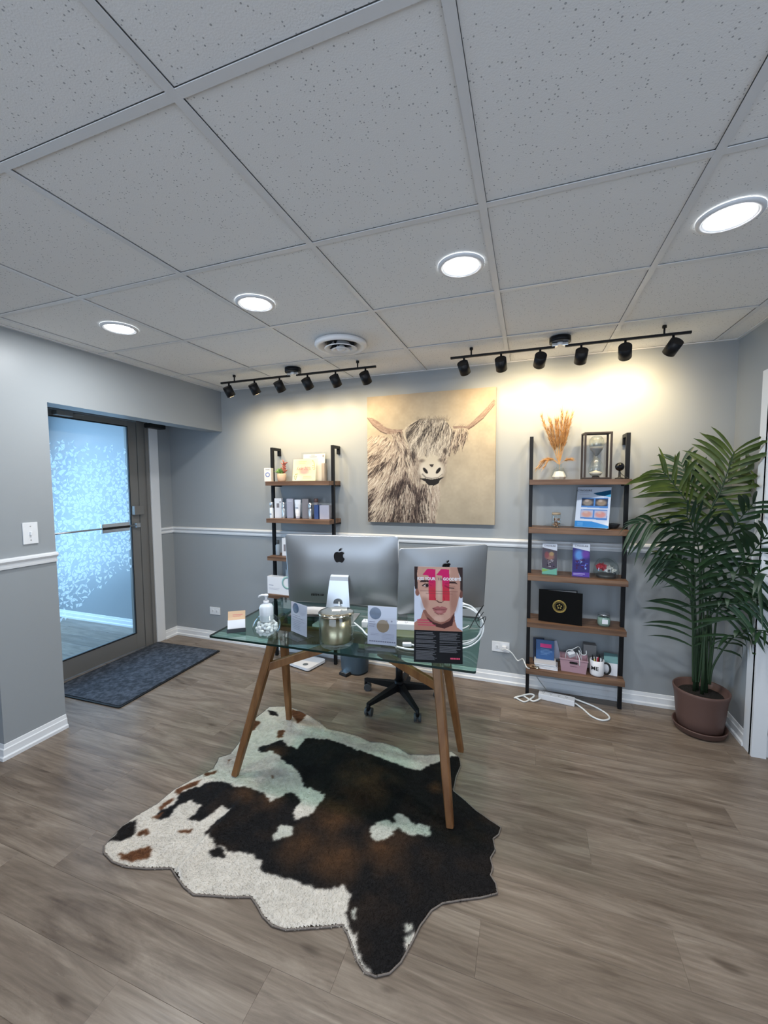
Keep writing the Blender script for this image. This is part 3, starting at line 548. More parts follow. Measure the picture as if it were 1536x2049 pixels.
bulb = bpy.data.materials.new('warm_bulb'); bulb.use_nodes = True; nt = bulb.node_tree; nt.nodes.clear()
e_ = nt.nodes.new('ShaderNodeEmission'); e_.inputs[0].default_value = (1, 0.72, 0.38, 1); e_.inputs[1].default_value = 12; o_ = nt.nodes.new('ShaderNodeOutputMaterial'); nt.links.new(e_.outputs[0], o_.inputs[0]); M['bulb'] = bulb
def track(label, x0, x1, heads, aims, stems, canopy, powers):
    yb, zr = -0.42, 2.320
    t = thing('track_light', label, 'track light', ((x0+x1)/2, yb, H), 0, 'black six-head track lights')
    O = Vector(((x0+x1)/2, yb, H)); lx = lambda x: x-O.x
    zz = zr-H
    MB().rbox((lx(x0), -0.008, zz-0.007), (lx(canopy)-0.028, 0.008, zz+0.007), 0.002).rbox((lx(canopy)+0.028, -0.008, zz-0.007), (lx(x1), 0.008, zz+0.007), 0.002).build('rail', 'black', t)
    cp = MB().cyl((lx(canopy), 0, 0), (lx(canopy), 0, -0.030), 0.060, 32).build('canopy', 'black', t)
    MB().rbox((lx(canopy)-0.045, -0.013, -0.050), (lx(canopy)-0.012, 0.013, -0.030), 0.003).build('joint_clip', 'alu', cp); MB().rbox((lx(canopy)+0.012, -0.013, -0.050), (lx(canopy)+0.045, 0.013, -0.030), 0.003).build('joint_clip', 'alu', cp)
    MB().cyl((lx(canopy), 0, -0.030), (lx(canopy), 0, -0.046), 0.020, 16).build('joint_plate', 'white', cp)
    for sx_ in stems:
        MB().cyl((lx(sx_), 0, 0), (lx(sx_), 0, -0.014), 0.011, 14).cyl((lx(sx_), 0, -0.014), (lx(sx_), 0, zz), 0.005, 10).build('stem', 'black', t)
    for hx, aim, pw in zip(heads, aims, powers):
        hc = Vector((lx(hx), 0, 2.252-H)); d = (Vector((aim[0]-O.x, -yb, aim[1]-H))-hc).normalized()
        # lamp cylinder axis: mostly downward, leaning towards the wall and the aim point
        rot = d.to_track_quat('-Z', 'Y').to_matrix().to_4x4(); T = Matrix.Translation(hc) @ rot
        hb = MB().cyl(T @ Vector((0, 0, 0.036)), T @ Vector((0, 0, -0.040)), 0.0345, 24)
        hd = hb.build('lamp_head', 'black', t)
        MB().cyl(T @ Vector((0, 0, -0.0401)), T @ Vector((0, 0, -0.0415)), 0.028, 20).build('lens', 'bulb', hd)
        MB().cyl((lx(hx), 0, zz-0.006), (lx(hx), 0, 2.252-H+0.012), 0.0065, 10).build('swivel', 'black', hd)
        sd = bpy.data.lights.new('spot_lamp', 'SPOT'); sd.energy = pw; sd.color = (1.0, 0.765, 0.43); sd.spot_size = math.radians(140); sd.spot_blend = 1.0; sd.shadow_soft_size = 0.022
        so = bpy.data.objects.new('spot_lamp', sd); C.objects.link(so); so.parent = t
        so.matrix_local = Matrix.Translation(T @ Vector((0, 0, -0.052))) @ rot
track('black six-head ceiling track light on the left, above the left ladder shelf', -0.467, 0.858,
      (-0.391, -0.149, 0.078, 0.318, 0.547, 0.779), ((-0.30, 1.6), (-0.04, 1.62), (0.17, 1.68), (0.42, 1.72), (0.62, 1.75), (0.84, 1.78)), (-0.337, 0.720), 0.197, (16, 12, 13, 11, 8, 6))
track('black six-head ceiling track light on the right, above the canvas and right shelf', 1.376, 2.689,
      (1.463, 1.693, 1.921, 2.147, 2.374, 2.606), ((1.56, 1.86), (1.73, 1.86), (1.86, 1.98), (2.12, 1.86), (2.46, 1.99), (2.42, 1.90)), (1.509, 2.562), 2.031, (6, 9, 15, 9, 17, 12))

# ================================================================== HIGHLAND COW CANVAS
t = thing('canvas_picture', 'square canvas print of a shaggy long-horned highland cow on the back wall', 'picture', (1.137, -0.002, 1.702))
MB().rbox((-0.5, -0.036, -0.5), (0.5, 0, 0.5), 0.003).build('stretcher_frame', mat('canvas_edge', (0.42, 0.35, 0.27), 0.8), t)
def h_from(quad):
    A = []; bb = []
    for (x, y), (u, v) in zip(quad, ((0, 0), (1, 0), (1, 1), (0, 1))):
        A.append([u, v, 1, 0, 0, 0, -u*x, -v*x]); bb.append(x); A.append([0, 0, 0, u, v, 1, -u*y, -v*y]); bb.append(y)
    h = np.linalg.solve(np.array(A), np.array(bb)); return np.append(h, 1).reshape(3, 3)
pc = Paint(330, 330, 0, 1, 0, 1, (0.80, 0.72, 0.60))
Hm = h_from(((162, 262), (1395, 168), (1380, 1490), (165, 1455)))
Wd = Hm[2, 0]*pc.U+Hm[2, 1]*pc.V+1; X_ = (Hm[0, 0]*pc.U+Hm[0, 1]*pc.V+Hm[0, 2])/Wd; Y_ = (Hm[1, 0]*pc.U+Hm[1, 1]*pc.V+Hm[1, 2])/Wd
U0, V0 = pc.U, pc.V
# author in sketch units: a regular grid approximated by scaling so strokes can use grid steps
Hi = np.linalg.inv(Hm)
def cv(p):
    q = Hi @ np.array([p[0], p[1], 1.0]); return (q[0]/q[2]*1000, q[1]/q[2]*1000)
pc.U = U0*1000; pc.V = V0*1000
n1 = pc.nz(170, 1); n2 = pc.nz(60, 2); n3 = pc.nz(14, 3)
g = (0.5+0.5*np.clip(pc.V/1000, 0, 1))[..., None]
pc.c = np.array((0.83, 0.745, 0.60))*(1-0.35*g)+np.array((0.66, 0.63, 0.56))*0.35*g
pc.c = pc.c*(1+0.05*n1[..., None]+0.03*n2[..., None]+0.015*n3[..., None])
pc.blend(np.clip(0.5-pc.V/420, 0, 1)*0.55, (0.74, 0.60, 0.44))
def CP_(pts): return [cv(p) for p in pts]
rs = random.Random(11)
DK, MD, LT, GR = (0.17, 0.12, 0.12), (0.50, 0.39, 0.33), (0.90, 0.84, 0.72), (0.40, 0.37, 0.33)
HL = [(158, 455), (215, 462), (262, 490), (330, 545), (400, 570), (520, 572), (520, 605), (400, 612), (350, 615), (290, 588), (215, 528)]
HR = [(980, 545), (1060, 540), (1120, 546), (1200, 470), (1290, 380), (1372, 288), (1384, 302), (1378, 345), (1330, 400), (1270, 470), (1180, 540), (1130, 572), (1090, 560), (990, 566)]
body = CP_([(150, 640), (300, 620), (430, 680), (500, 800), (530, 950), (600, 1080), (680, 1090), (760, 1080), (850, 1090), (865, 1190), (830, 1300), (815, 1480), (140, 1480)])
pc.poly(body, (0.80, 0.71, 0.59), 0.9, warp=14, ws=18)
DKS = [(500, 1060, 40, 110, .35, .9), (400, 1160, 60, 90, .6, .8), (590, 1110, 35, 70, -.3, .8), (660, 1180, 38, 120, .25, 1), (610, 1380, 50, 130, .2, 1), (480, 1330, 70, 120, .2, .7), (180, 1360, 28, 150, .1, 1), (210, 1210, 20, 60, .3, .8), (250, 820, 28, 90, 1.0, .7), (230, 960, 24, 100, .8, .7), (330, 900, 25, 90, .8, .6), (720, 1170, 20, 60, 0, .8), (700, 1400, 40, 90, .2, .6), (420, 1440, 50, 60, 0, .8), (300, 1400, 30, 80, .2, .5), (450, 900, 30, 80, .5, .5), (800, 1440, 14, 40, 0, .8)]
def dens(x, y):
    d = 0.06
    for cx2, cy2, ax_, ay_, r_, a_ in DKS:
        dx, dy = x-cx2, y-cy2; c_, s2 = math.cos(r_), math.sin(r_); u = (dx*c_+dy*s2)/ax_; v = (-dx*s2+dy*c_)/ay_; d += a_*math.exp(-(u*u+v*v)*.8)
    return min(d, 1)
def hairs(poly, n, ang, la, w, dn, curl=0.35, cols=None):
    src = [(0, 0)]; xs_ = [p[0] for p in poly]; ys_ = [p[1] for p in poly]; k = 0
    while k < n:
        x, y = rs.uniform(min(xs_), max(xs_)), rs.uniform(min(ys_), max(ys_)); c_ = False
        for i in range(len(poly)):
            x1, y1 = poly[i]; x2, y2 = poly[(i+1) % len(poly)]
            if (y1 > y) != (y2 > y) and x < (x2-x1)*(y-y1)/(y2-y1)+x1: c_ = not c_
        if not c_: k += .15; continue
        k += 1; th = ang(x, y)+rs.uniform(-.22, .22); L_ = rs.uniform(.4, 1.1)*la; cu = rs.uniform(-curl, curl); d = dn(x, y)
        if rs.random() < d: col = rs.choice([(0.20, 0.14, 0.14), (0.27, 0.20, 0.19), (0.38, 0.29, 0.26), (0.62, 0.52, 0.45)])
        else: col = rs.choice([(0.92, 0.86, 0.76), (0.86, 0.78, 0.67), (0.76, 0.66, 0.56), (0.66, 0.55, 0.47), (0.84, 0.76, 0.66)])
        pts = [(x, y)]
        for _ in range(4): th += cu/4; pts.append((pts[-1][0]+math.cos(th)*L_/4, pts[-1][1]+math.sin(th)*L_/4))
        pc.stroke(CP_(pts), w*rs.uniform(.5, 1.3), col, rs.uniform(.45, .95))
def region(poly, n, ang, la, cols, w=2.2, curl=0.3, a=0.7):
    xs_ = [p[0] for p in poly]; ys_ = [p[1] for p in poly]; k = 0
    while k < n:
        x, y = rs.uniform(min(xs_), max(xs_)), rs.uniform(min(ys_), max(ys_)); c_ = False
        for i in range(len(poly)):
            x1, y1 = poly[i]; x2, y2 = poly[(i+1) % len(poly)]
            if (y1 > y) != (y2 > y) and x < (x2-x1)*(y-y1)/(y2-y1)+x1: c_ = not c_
        if not c_: k += 0.2; continue
        k += 1; th = (ang(x, y) if callable(ang) else ang)+rs.uniform(-.2, .2); L_ = rs.uniform(.5, 1.1)*la; cu = rs.uniform(-curl, curl); pts = [(x, y)]
        for s_ in range(4): th += cu/4; pts.append((pts[-1][0]+math.cos(th)*L_/4, pts[-1][1]+math.sin(th)*L_/4))
        pc.stroke(pts, w*rs.uniform(.5, 1.3), rs.choice(cols), a*rs.uniform(.6, 1))
flow = lambda x, y: 2.60-0.85*min(1, max(0, (x-150)/420))-0.25*min(1, max(0, (y-700)/500))
hairs([(165, 640), (300, 620), (430, 680), (500, 800), (530, 950), (600, 1080), (680, 1090), (760, 1080), (845, 1090), (855, 1190), (820, 1300), (805, 1455), (165, 1455)], 5200, flow, 95, 2.6, dens)
# horns
for h_ in (HL, HR): pc.poly(CP_(h_), (0.66, 0.53, 0.46), 0.95)
region(CP_(HL), 150, 0.35, 40, [(0.55, 0.43, 0.38), (0.80, 0.70, 0.62), (0.72, 0.6, 0.52)], 1.8, 0.1); region(CP_(HR), 150, -0.75, 40, [(0.58, 0.45, 0.39), (0.82, 0.70, 0.60), (0.72, 0.6, 0.52)], 1.8, 0.1)
pc.stroke(CP_([(350, 614), (290, 590), (215, 530), (165, 465)]), 3.5, (0.36, 0.26, 0.25), .8); pc.stroke(CP_([(1130, 572), (1180, 540), (1270, 470), (1375, 345)]), 3.5, (0.42, 0.30, 0.26), .8)
# head
HD = CP_([(500, 590), (560, 520), (650, 480), (800, 470), (930, 515), (1000, 600), (985, 700), (950, 770), (925, 860), (900, 980), (860, 1080), (800, 1112), (720, 1095), (640, 1075), (570, 1010), (520, 880), (495, 740)])
pc.poly(HD, (0.84, 0.77, 0.66), .95, warp=10, ws=12)
hairs([(500, 700), (640, 760), (680, 1060), (600, 1040), (540, 960), (510, 850)], 420, lambda x, y: 1.4, 75, 2.4, lambda x, y: .12+.7*math.exp(-((x-600)/28)**2-((y-830)/60)**2)+.7*math.exp(-((x-530)/16)**2-((y-800)/60)**2))
hairs([(860, 760), (960, 760), (920, 900), (890, 1000), (860, 900)], 120, lambda x, y: 1.8, 60, 2.2, lambda x, y: .15+.7*math.exp(-((x-905)/26)**2-((y-775)/36)**2))
ED = lambda x, y: .42
hairs([(375, 600), (500, 590), (510, 700), (500, 780), (440, 720), (410, 660)], 240, lambda x, y: 1.25, 110, 2.3, ED); hairs([(985, 575), (1090, 548), (1130, 600), (1100, 690), (1030, 730), (950, 770), (930, 700), (980, 640)], 300, lambda x, y: 1.85, 90, 2.3, ED)
# forelock: fans out from the crown and falls over the face
def fl_d(x, y): return .12+.75*math.exp(-((x-820)/22)**2-((y-655)/24)**2)+.5*math.exp(-((x-600+ (y-560)*.6)/30)**2)*(y < 800)+.45*math.exp(-((x-720+(y-560)*.55)/24)**2)+.4*math.exp(-((x-870)/22)**2-((y-560)/60)**2)
def env(y):
    t_ = min(1, max(0, (y-470)/110)); u_ = min(1, max(0, (y-620)/220))
    return 690-150*t_**.6+70*u_, 880+95*t_**.6-75*u_
for k in range(2300):
    y0_ = rs.uniform(470, 800)**1.0; y0_ = 470+(y0_-470)*rs.uniform(.3, 1); el, er = env(y0_); x0_ = rs.uniform(el, er); f = (x0_-840)/230
    th = PI/2+0.75*max(-f, 0)*(1-min(1, (y0_-470)/330))+0.28-max(f, 0)*0.8*(1-min(1, (y0_-470)/330)); th += rs.uniform(-.2, .2); L_ = rs.uniform(50, 150); cu = rs.uniform(-.9, .2)*(1 if f < 0 else -1)
    q = [(x0_, y0_)]
    for s_ in range(5):
        th += cu/5; nx3, ny3 = q[-1][0]+math.cos(th)*L_/5, q[-1][1]+math.sin(th)*L_/5; el, er = env(ny3)
        q.append((min(max(nx3, el-12), er+12), min(ny3, 838+rs.uniform(-25, 14))))
    d = fl_d(q[2][0], q[2][1])+.22*max(0, math.sin(q[2][0]*.045+q[2][1]*.030+1.2*math.sin(q[2][1]*.012)))**2
    col = rs.choice([(0.20, 0.16, 0.16), (0.30, 0.26, 0.24), (0.46, 0.41, 0.37)]) if rs.random() < d else rs.choice([(0.93, 0.88, 0.79), (0.86, 0.80, 0.70), (0.76, 0.70, 0.61), (0.66, 0.60, 0.53)])
    pc.stroke(CP_(q), rs.uniform(1.4, 3.4), col, rs.uniform(.45, .95))
for k in range(60):
    x = rs.uniform(620, 940); pc.stroke(CP_([(x, rs.uniform(480, 500)), (x+rs.uniform(-40, 40), rs.uniform(440, 475))]), 1.6, (0.62, 0.56, 0.48), .6)
# muzzle
for (p_, r_, a_) in (((905, 778), (18, 26), .6), ((602, 826), (20, 40), .65), ((532, 800), (14, 44), .6), ((690, 872), (30, 16), .45), ((860, 868), (26, 16), .45)):
    q = cv(p_); pc.ell(q[0], q[1], r_[0]*.82, r_[1]*.78, (0.22, 0.16, 0.15), a_, .8)
q = cv((650, 980)); pc.ell(q[0], q[1], 40, 90, (0.62, 0.54, 0.46), .45, .9)
q = cv((885, 960)); pc.ell(q[0], q[1], 24, 90, (0.60, 0.52, 0.44), .5, .9)
q = cv((775, 965)); pc.ell(q[0], q[1], 98, 76, (0.90, 0.85, 0.76), .9, .35)
q = cv((775, 880)); pc.ell(q[0], q[1], 60, 50, (0.86, 0.80, 0.68), .7, .6)
for (p_, rt) in (((718, 966), 0.9), ((842, 966), -0.9)):
    q = cv(p_); pc.ell(q[0], q[1], 27, 12, (0.12, 0.09, 0.09), .95, .3, rt)
pc.poly(CP_([(755, 905), (800, 905), (790, 928), (778, 932), (765, 925)]), DK, .8)
pc.poly(CP_([(660, 1040), (720, 1040), (775, 1052), (840, 1040), (900, 1025), (855, 1060), (845, 1088), (800, 1110), (745, 1105), (715, 1070)]), (0.15, 0.12, 0.12), .95)
pc.stroke(CP_([(690, 1000), (720, 1030), (775, 1042), (840, 1032), (880, 1000)]), 6, (0.55, 0.5, 0.45), .7)
pc.U, pc.V = U0, V0
pc.c = np.clip(pc.c, 0, 1)**1.2; gl_ = pc.c.mean(-1, keepdims=True); pc.c = (gl_+(pc.c-gl_)*0.60)*0.93
pc.build('painted_face', 'canvas', t, lambda a, b: (a-0.5, np.full_like(a, -0.0366), 0.5-b))

# ================================================================== LADDER SHELVES
def ladder(x0, x1, tops, label):
    t = thing('ladder_shelf', label, 'shelf', (x0, 0, 0), 0, 'two industrial ladder shelves against the back wall')
    w = x1-x0
    for z in tops: MB().rbox((0, -0.215, z-0.035), (w, -0.004, z), 0.002).build('shelf_board', 'shelfwood', t)
    for sx_ in (0.0, w):
        a = -0.002 if sx_ == 0 else w-0.022
        f = MB().rbox((a, -0.132, 0), (a+0.024, -0.106, 1.825), 0.002); f.build('upright', 'black', t)
        bk = MB().rbox((a, -0.106, 1.801), (a+0.024, -0.004, 1.825), 0.002).rbox((a, -0.026, 1.758), (a+0.024, -0.002, 1.801), 0.002)
        bk.build('wall_bracket', 'black', t)
    for z in tops:
        for a in (-0.001, w-0.021): MB().box((a, -0.10, z-0.045), (a+0.022, -0.004, z-0.0352)).build('shelf_support', 'black', t)
    return t
ladder(-0.220, 0.376, (1.535, 1.222, 0.900, 0.575, 0.250), 'industrial ladder shelf with product boxes, left of the cow canvas behind the desk')
ladder(1.873, 2.474, (1.530, 1.205, 0.882, 0.558, 0.228), 'industrial ladder shelf with hourglass and flyers, between canvas and palm')

# ================================================================== DESK
T0 = TR((0, 0, 0))
C4 = [(0.355, -1.520), (1.681, -1.490), (1.641, -0.795), (0.300, -0.790)]
cx_, cy_ = 0.995, -1.15
t = thing('glass_desk', 'glass-topped reception desk with splayed walnut legs on the cowhide rug', 'desk', (cx_, cy_, 0))
M['deskglass'] = glass_mat('desk_glass', (0.60, 0.78, 0.72), ior=1.52, refl=1.25)
M['glassedge'] = mat('glass_edge_green', (0.004, 0.022, 0.018), 0.12)
loc = [(x-cx_, y-cy_) for x, y in C4]
def rounded(pts, r=0.012, k=4):
    out = []; n = len(pts)
    for i in range(n):
        p = Vector(pts[i]); a = (Vector(pts[i-1])-p).normalized(); b_ = (Vector(pts[(i+1) % n])-p).normalized()
        for j in range(k+1):
            u = j/k; out.append(tuple(p+a*r*(1-u)**2+b_*r*u**2))
    return out
top = rounded(loc)
n_ = len(top)
gl = MB(); gl.add([(x, y, 0.745) for x, y in top], [tuple(range(n_))]); gl.add([(x, y, 0.735) for x, y in top], [tuple(range(n_))[::-1]])
go = gl.build('glass_top', 'deskglass', t)
ed = MB(); ed.add([(x, y, 0.7349) for x, y in top]+[(x, y, 0.7451) for x, y in top], [(i, (i+1) % n_, n_+(i+1) % n_, n_+i) for i in range(n_)])
lab(ed.build('glass_edge', 'glassedge', go), 'dark green polished edge of the glass top')
def beam(p, q, w, d, up=(0, 0, 1)):
    """rectangular timber between two points, w wide sideways and d deep"""
    p = Vector(p)-Vector((cx_, cy_, 0)); q = Vector(q)-Vector((cx_, cy_, 0)); tt = (q-p).normalized(); up = Vector(up)
    sd = tt.cross(up).normalized(); vv = sd.cross(tt)
    bm_ = MB(); R3 = Matrix((sd, vv, tt)).transposed().to_4x4(); R3.translation = p
    return bm_.rbox((-w/2, -d/2, 0), (w/2, d/2, (q-p).length), 0.004, R3)
zr = 0.728
legs = [((0.466, -1.490, 0.0115), (0.605, -1.300, zr)), ((0.447, -0.955, 0.0115), (0.495, -1.075, zr)), ((1.572, -1.444, 0.0115), (1.470, -1.270, zr)), ((1.534, -0.900, 0.0), (1.450, -1.045, zr))]
# legs foot: taper by a slim foot section
for (p, q) in legs:
    p = Vector(p); q = Vector(q); d_ = (q-p).normalized(); sd = d_.cross(Vector((0, 1, 0))).normalized(); vv = sd.cross(d_); L_ = (q-p).length
    mb = MB(); sec = []
    for s_, r_ in ((0, 0.0155), (0.25, 0.0185), (1, 0.0235)):
        o3 = p+d_*L_*s_-Vector((cx_, cy_, 0))
        sec += [o3+sd*(a*r_)+vv*(b_*r_) for a, b_ in ((-1, -.7), (-.7, -1), (.7, -1), (1, -.7), (1, .7), (.7, 1), (-.7, 1), (-1, .7))]
    fs = [(i*8+j, i*8+(j+1) % 8, (i+1)*8+(j+1) % 8, (i+1)*8+j) for i in range(2) for j in range(8)]+[tuple(range(8))[::-1], tuple(range(16, 24))]
    mb.add(sec, fs).build('leg', 'legwood', t)
beam((0.60, -1.31, 0.715), (0.50, -1.06, 0.715), 0.03, 0.026).build('end_rail', 'legwood', t)
beam((1.47, -1.28, 0.715), (1.45, -1.03, 0.715), 0.03, 0.026).build('end_rail', 'legwood', t)
beam((0.555, -1.18, 0.690), (1.455, -1.16, 0.690), 0.028, 0.055).build('long_rail', 'legwood', t)
for a, b_ in (((0.572, -1.350, 0.540), (0.955, -1.200, 0.668)), ((0.487, -1.050, 0.560), (0.955, -1.165, 0.668)), ((1.490, -1.310, 0.565), (1.150, -1.190, 0.640)), ((1.465, -1.015, 0.580), (1.150, -1.155, 0.650))):
    beam(a, b_, 0.022, 0.042).build('brace', 'legwood', t)
for (x, y) in ((0.60, -1.30), (0.497, -1.07), (1.472, -1.27), (1.452, -1.04)):
    MB().cyl((x-cx_, y-cy_, 0.727), (x-cx_, y-cy_, 0.7349), 0.014, 16).build('rubber_pad', 'matteblack', t)

# ---- computers
M['imac'] = mat('satin_aluminium', (0.38, 0.39, 0.40), 0.42, 0.75)
M['applelogo'] = mat('gloss_black_logo', (0.004, 0.004, 0.005), 0.15)
M['screen'] = mat('black_screen_glass', (0.008, 0.008, 0.01), 0.08)
def computer(label, loc, rz, w, h, tilt, zb, stand_h):
    t = thing('desktop_computer', label, 'computer', loc, rz, 'aluminium all-in-one computers on the desk')
    Ti = Matrix.Translation((0, 0, zb)) @ Matrix.Rotation(tilt, 4, 'X')
    # slab with rounded corners and a back that bulges towards -y
    nx, nz_ = 30, 22; r = 0.018; vs = []; fs = []
    def ins(x, z):
        ax = w/2-r; az0 = r; az1 = h-r; dx = max(abs(x)-ax, 0); dz = max(az0-z, z-az1, 0); d = math.hypot(dx, dz)
        if d > r:
            k = r/d; x = math.copysign(ax+dx*k, x); z = (az0-dz*k) if z < az0 else (az1+dz*k)
        return x, z
    for j in range(nz_+1):
        for i in range(nx+1):
            u = -1+2*i/nx; v = j/nz_
            u = math.copysign(1-(1-abs(u))**1.5, u); vv = -1+2*v; v = (math.copysign(1-(1-abs(vv))**1.5, vv)+1)/2
            x, z = ins(u*w/2, v*h)
            e = min(1.0, (1-abs(u))*w/2/0.17); e2 = min(1.0, min(v, 1-v)*h/0.15)
            bul = 0.007+0.034*(1-(1-min(e, 1))**2)*(1-(1-e2)**2)
            vs.append((x, -bul, z))
    for j in range(nz_):
        for i in range(nx): fs.append((j*(nx+1)+i, j*(nx+1)+i+1, (j+1)*(nx+1)+i+1, (j+1)*(nx+1)+i))
    rim = [i for i in range(nx+1)]+[(j+1)*(nx+1)-1 for j in range(1, nz_+1)]+[nz_*(nx+1)+i for i in range(nx-1, -1, -1)]+[j*(nx+1) for j in range(nz_-1, 0, -1)]
    o0 = len(vs); vs += [(vs[k][0], 0.0, vs[k][2]) for k in rim]; nr = len(rim)
    fs += [(rim[k], o0+k, o0+(k+1) % nr, rim[(k+1) % nr]) for k in range(nr)]
    fs.append(tuple(o0+k for k in range(nr)))
    mb = MB(); mb.add([Ti @ Vector(v) for v in vs], fs, True); mb.smooth[-1] = False
    body = mb.build('display_shell', 'imac', t)
    MB().rbox((-w/2+0.006, 0.0004, 0.062), (w/2-0.006, 0.003, h-0.005), 0.001, Ti).build('screen', 'screen', body)
    # black fruit emblem with a bite and a leaf
    ap = [(0.0, 0.80), (0.10, 0.84), (0.22, 0.87), (0.36, 0.84), (0.47, 0.74), (0.39, 0.66), (0.345, 0.54), (0.35, 0.42), (0.41, 0.31), (0.505, 0.235), (0.45, 0.10), (0.36, -0.04), (0.27, -0.12), (0.18, -0.12), (0.09, -0.08), (0.0, -0.065), (-0.09, -0.08), (-0.18, -0.12), (-0.27, -0.11), (-0.37, 0.01), (-0.45, 0.17), (-0.49, 0.36), (-0.48, 0.56), (-0.41, 0.73), (-0.29, 0.83), (-0.16, 0.855), (-0.07, 0.825)]
    lf = [(0.0, 0.90), (0.0, 1.0), (0.05, 1.10), (0.14, 1.17), (0.24, 1.20), (0.24, 1.10), (0.19, 1.0), (0.10, 0.92)]
    s_ = 0.062*w/0.65; zl = h*0.655; yb = -0.0425
    lg = MB(); lg.prism([(x*s_, zl+z*s_) for x, z in ap], yb, yb+0.002, 'y', Ti); lg.prism([(x*s_, zl+z*s_) for x, z in lf], yb, yb+0.002, 'y', Ti)
    lg.build('emblem', 'applelogo', body)
    pm_ = MB(); x = -w*0.27
    for k in range(4): pm_.rbox((x, -0.0375, 0.052), (x+0.0035, -0.030, 0.064), 0.001, Ti); x += 0.0095
    pm_.rbox((x, -0.0375, 0.054), (x+0.006, -0.030, 0.062), 0.001, Ti); x += 0.011; pm_.rbox((x, -0.0375, 0.054), (x+0.005, -0.030, 0.060), 0.001, Ti); x += 0.010; pm_.rbox((x, -0.0375, 0.054), (x+0.014, -0.030, 0.062), 0.002, Ti)
    pm_.build('ports', 'matteblack', body)
    # stand: bent plate with a cable hole
    y0, z0 = -0.036, zb+stand_h; yt = -0.030
    prof = [(-0.045, z0-0.010), (-0.060, z0-0.002), (-0.074, z0-0.010), (-0.082, z0-0.03), (-0.118, 0.012), (-0.114, 0.006)]
    wt, wb = 0.050*w/0.65, 0.076*w/0.65
    sv = []; k = len(prof)
    for i, (y, z) in enumerate(prof):
        f = (z0-z)/z0; ww = wt+(wb-wt)*max(f, 0)
        sv += [(-ww, y, z), (ww, y, z)]
    for i, (y, z) in enumerate(prof):
        f = (z0-z)/z0; ww = wt+(wb-wt)*max(f, 0)
        sv += [(-ww, y+0.005, z-0.002), (ww, y+0.005, z-0.002)]
    sf = [(2*i, 2*i+1, 2*i+3, 2*i+2) for i in range(k-1)]+[(2*k+2*i+1, 2*k+2*i, 2*k+2*i+2, 2*k+2*i+3) for i in range(k-1)]
    sf += [(2*i, 2*i+2, 2*k+2*i+2, 2*k+2*i) for i in range(k-1)]+[(2*i+3, 2*i+1, 2*k+2*i+1, 2*k+2*i+3) for i in range(k-1)]
    st = MB(); st.add(sv, sf); st.rbox((-wb, -0.118, 0.0005), (wb, 0.085, 0.0065), 0.002); so = st.build('stand', mat('stand_aluminium', (0.62, 0.65, 0.68), 0.35, 0.7), t)
    # hole shown as a flat disc, the shade inside it put into the grey
    fy = lambda z: -0.082-(0.036)*((z0-0.03-z)/(z0-0.042))
    zh = z0*0.44; n3 = Vector((0, -(z0-0.042), -0.036)).normalized()
    c0 = Vector((0, fy(zh), zh))
    MB().cyl(c0+n3*0.0004, c0+n3*0.0014, 0.026*w/0.65, 28).build('cable_hole', 'darkgrey' if False else mat('hole_shadow_grey', (0.22, 0.23, 0.24), 0.6), so)
    pts = [c0+Vector((0.006, 0.0, 0.008)), c0+Vector((0.010, -0.012, 0.0)), c0+Vector((0.016, -0.030, -0.03)), c0+Vector((0.03, -0.05, -zh+0.02)), c0+Vector((0.06, -0.045, -zh+0.006)), c0+Vector((0.11, -0.01, -zh+0.004))]
    MB().tube(smooth_pts(pts, 5), 0.0032, 8).build('power_cord', 'cable', t)
    return t
def smooth_pts(p, k=6):
    p = [Vector(q) for q in p]; out = []
    for i in range(len(p)-1):
        a = p[max(i-1, 0)]; b_ = p[i]; c = p[i+1]; d = p[min(i+2, len(p)-1)]
        for j in range(k):
            u = j/k; out.append(0.5*((2*b_)+(c-a)*u+(2*a-5*b_+4*c-d)*u*u+(3*b_-a-3*c+d)*u**3))
    out.append(p[-1]); return out
DZ = 0.7452
computer('larger silver all-in-one computer seen from behind on the left of the desk', (0.888, -1.055, DZ), 0.15, 0.65, 0.398, 0.10, 0.085, 0.180)
computer('smaller silver all-in-one computer behind the pink eleven poster on the right', (1.427, -0.938, DZ), 0.61, 0.513, 0.364, 0.10, 0.064, 0.15)

# ================================================================== DESK ITEMS
rx14 = math.radians(12)
# tall pink poster on a folded card stand
t = thing('poster_stand', 'tall poster of a winking woman with a large pink 11 on the desk front', 'poster', (1.520, -1.462, DZ), rx14)
fb, fz = 0.035, 0.128       # fold
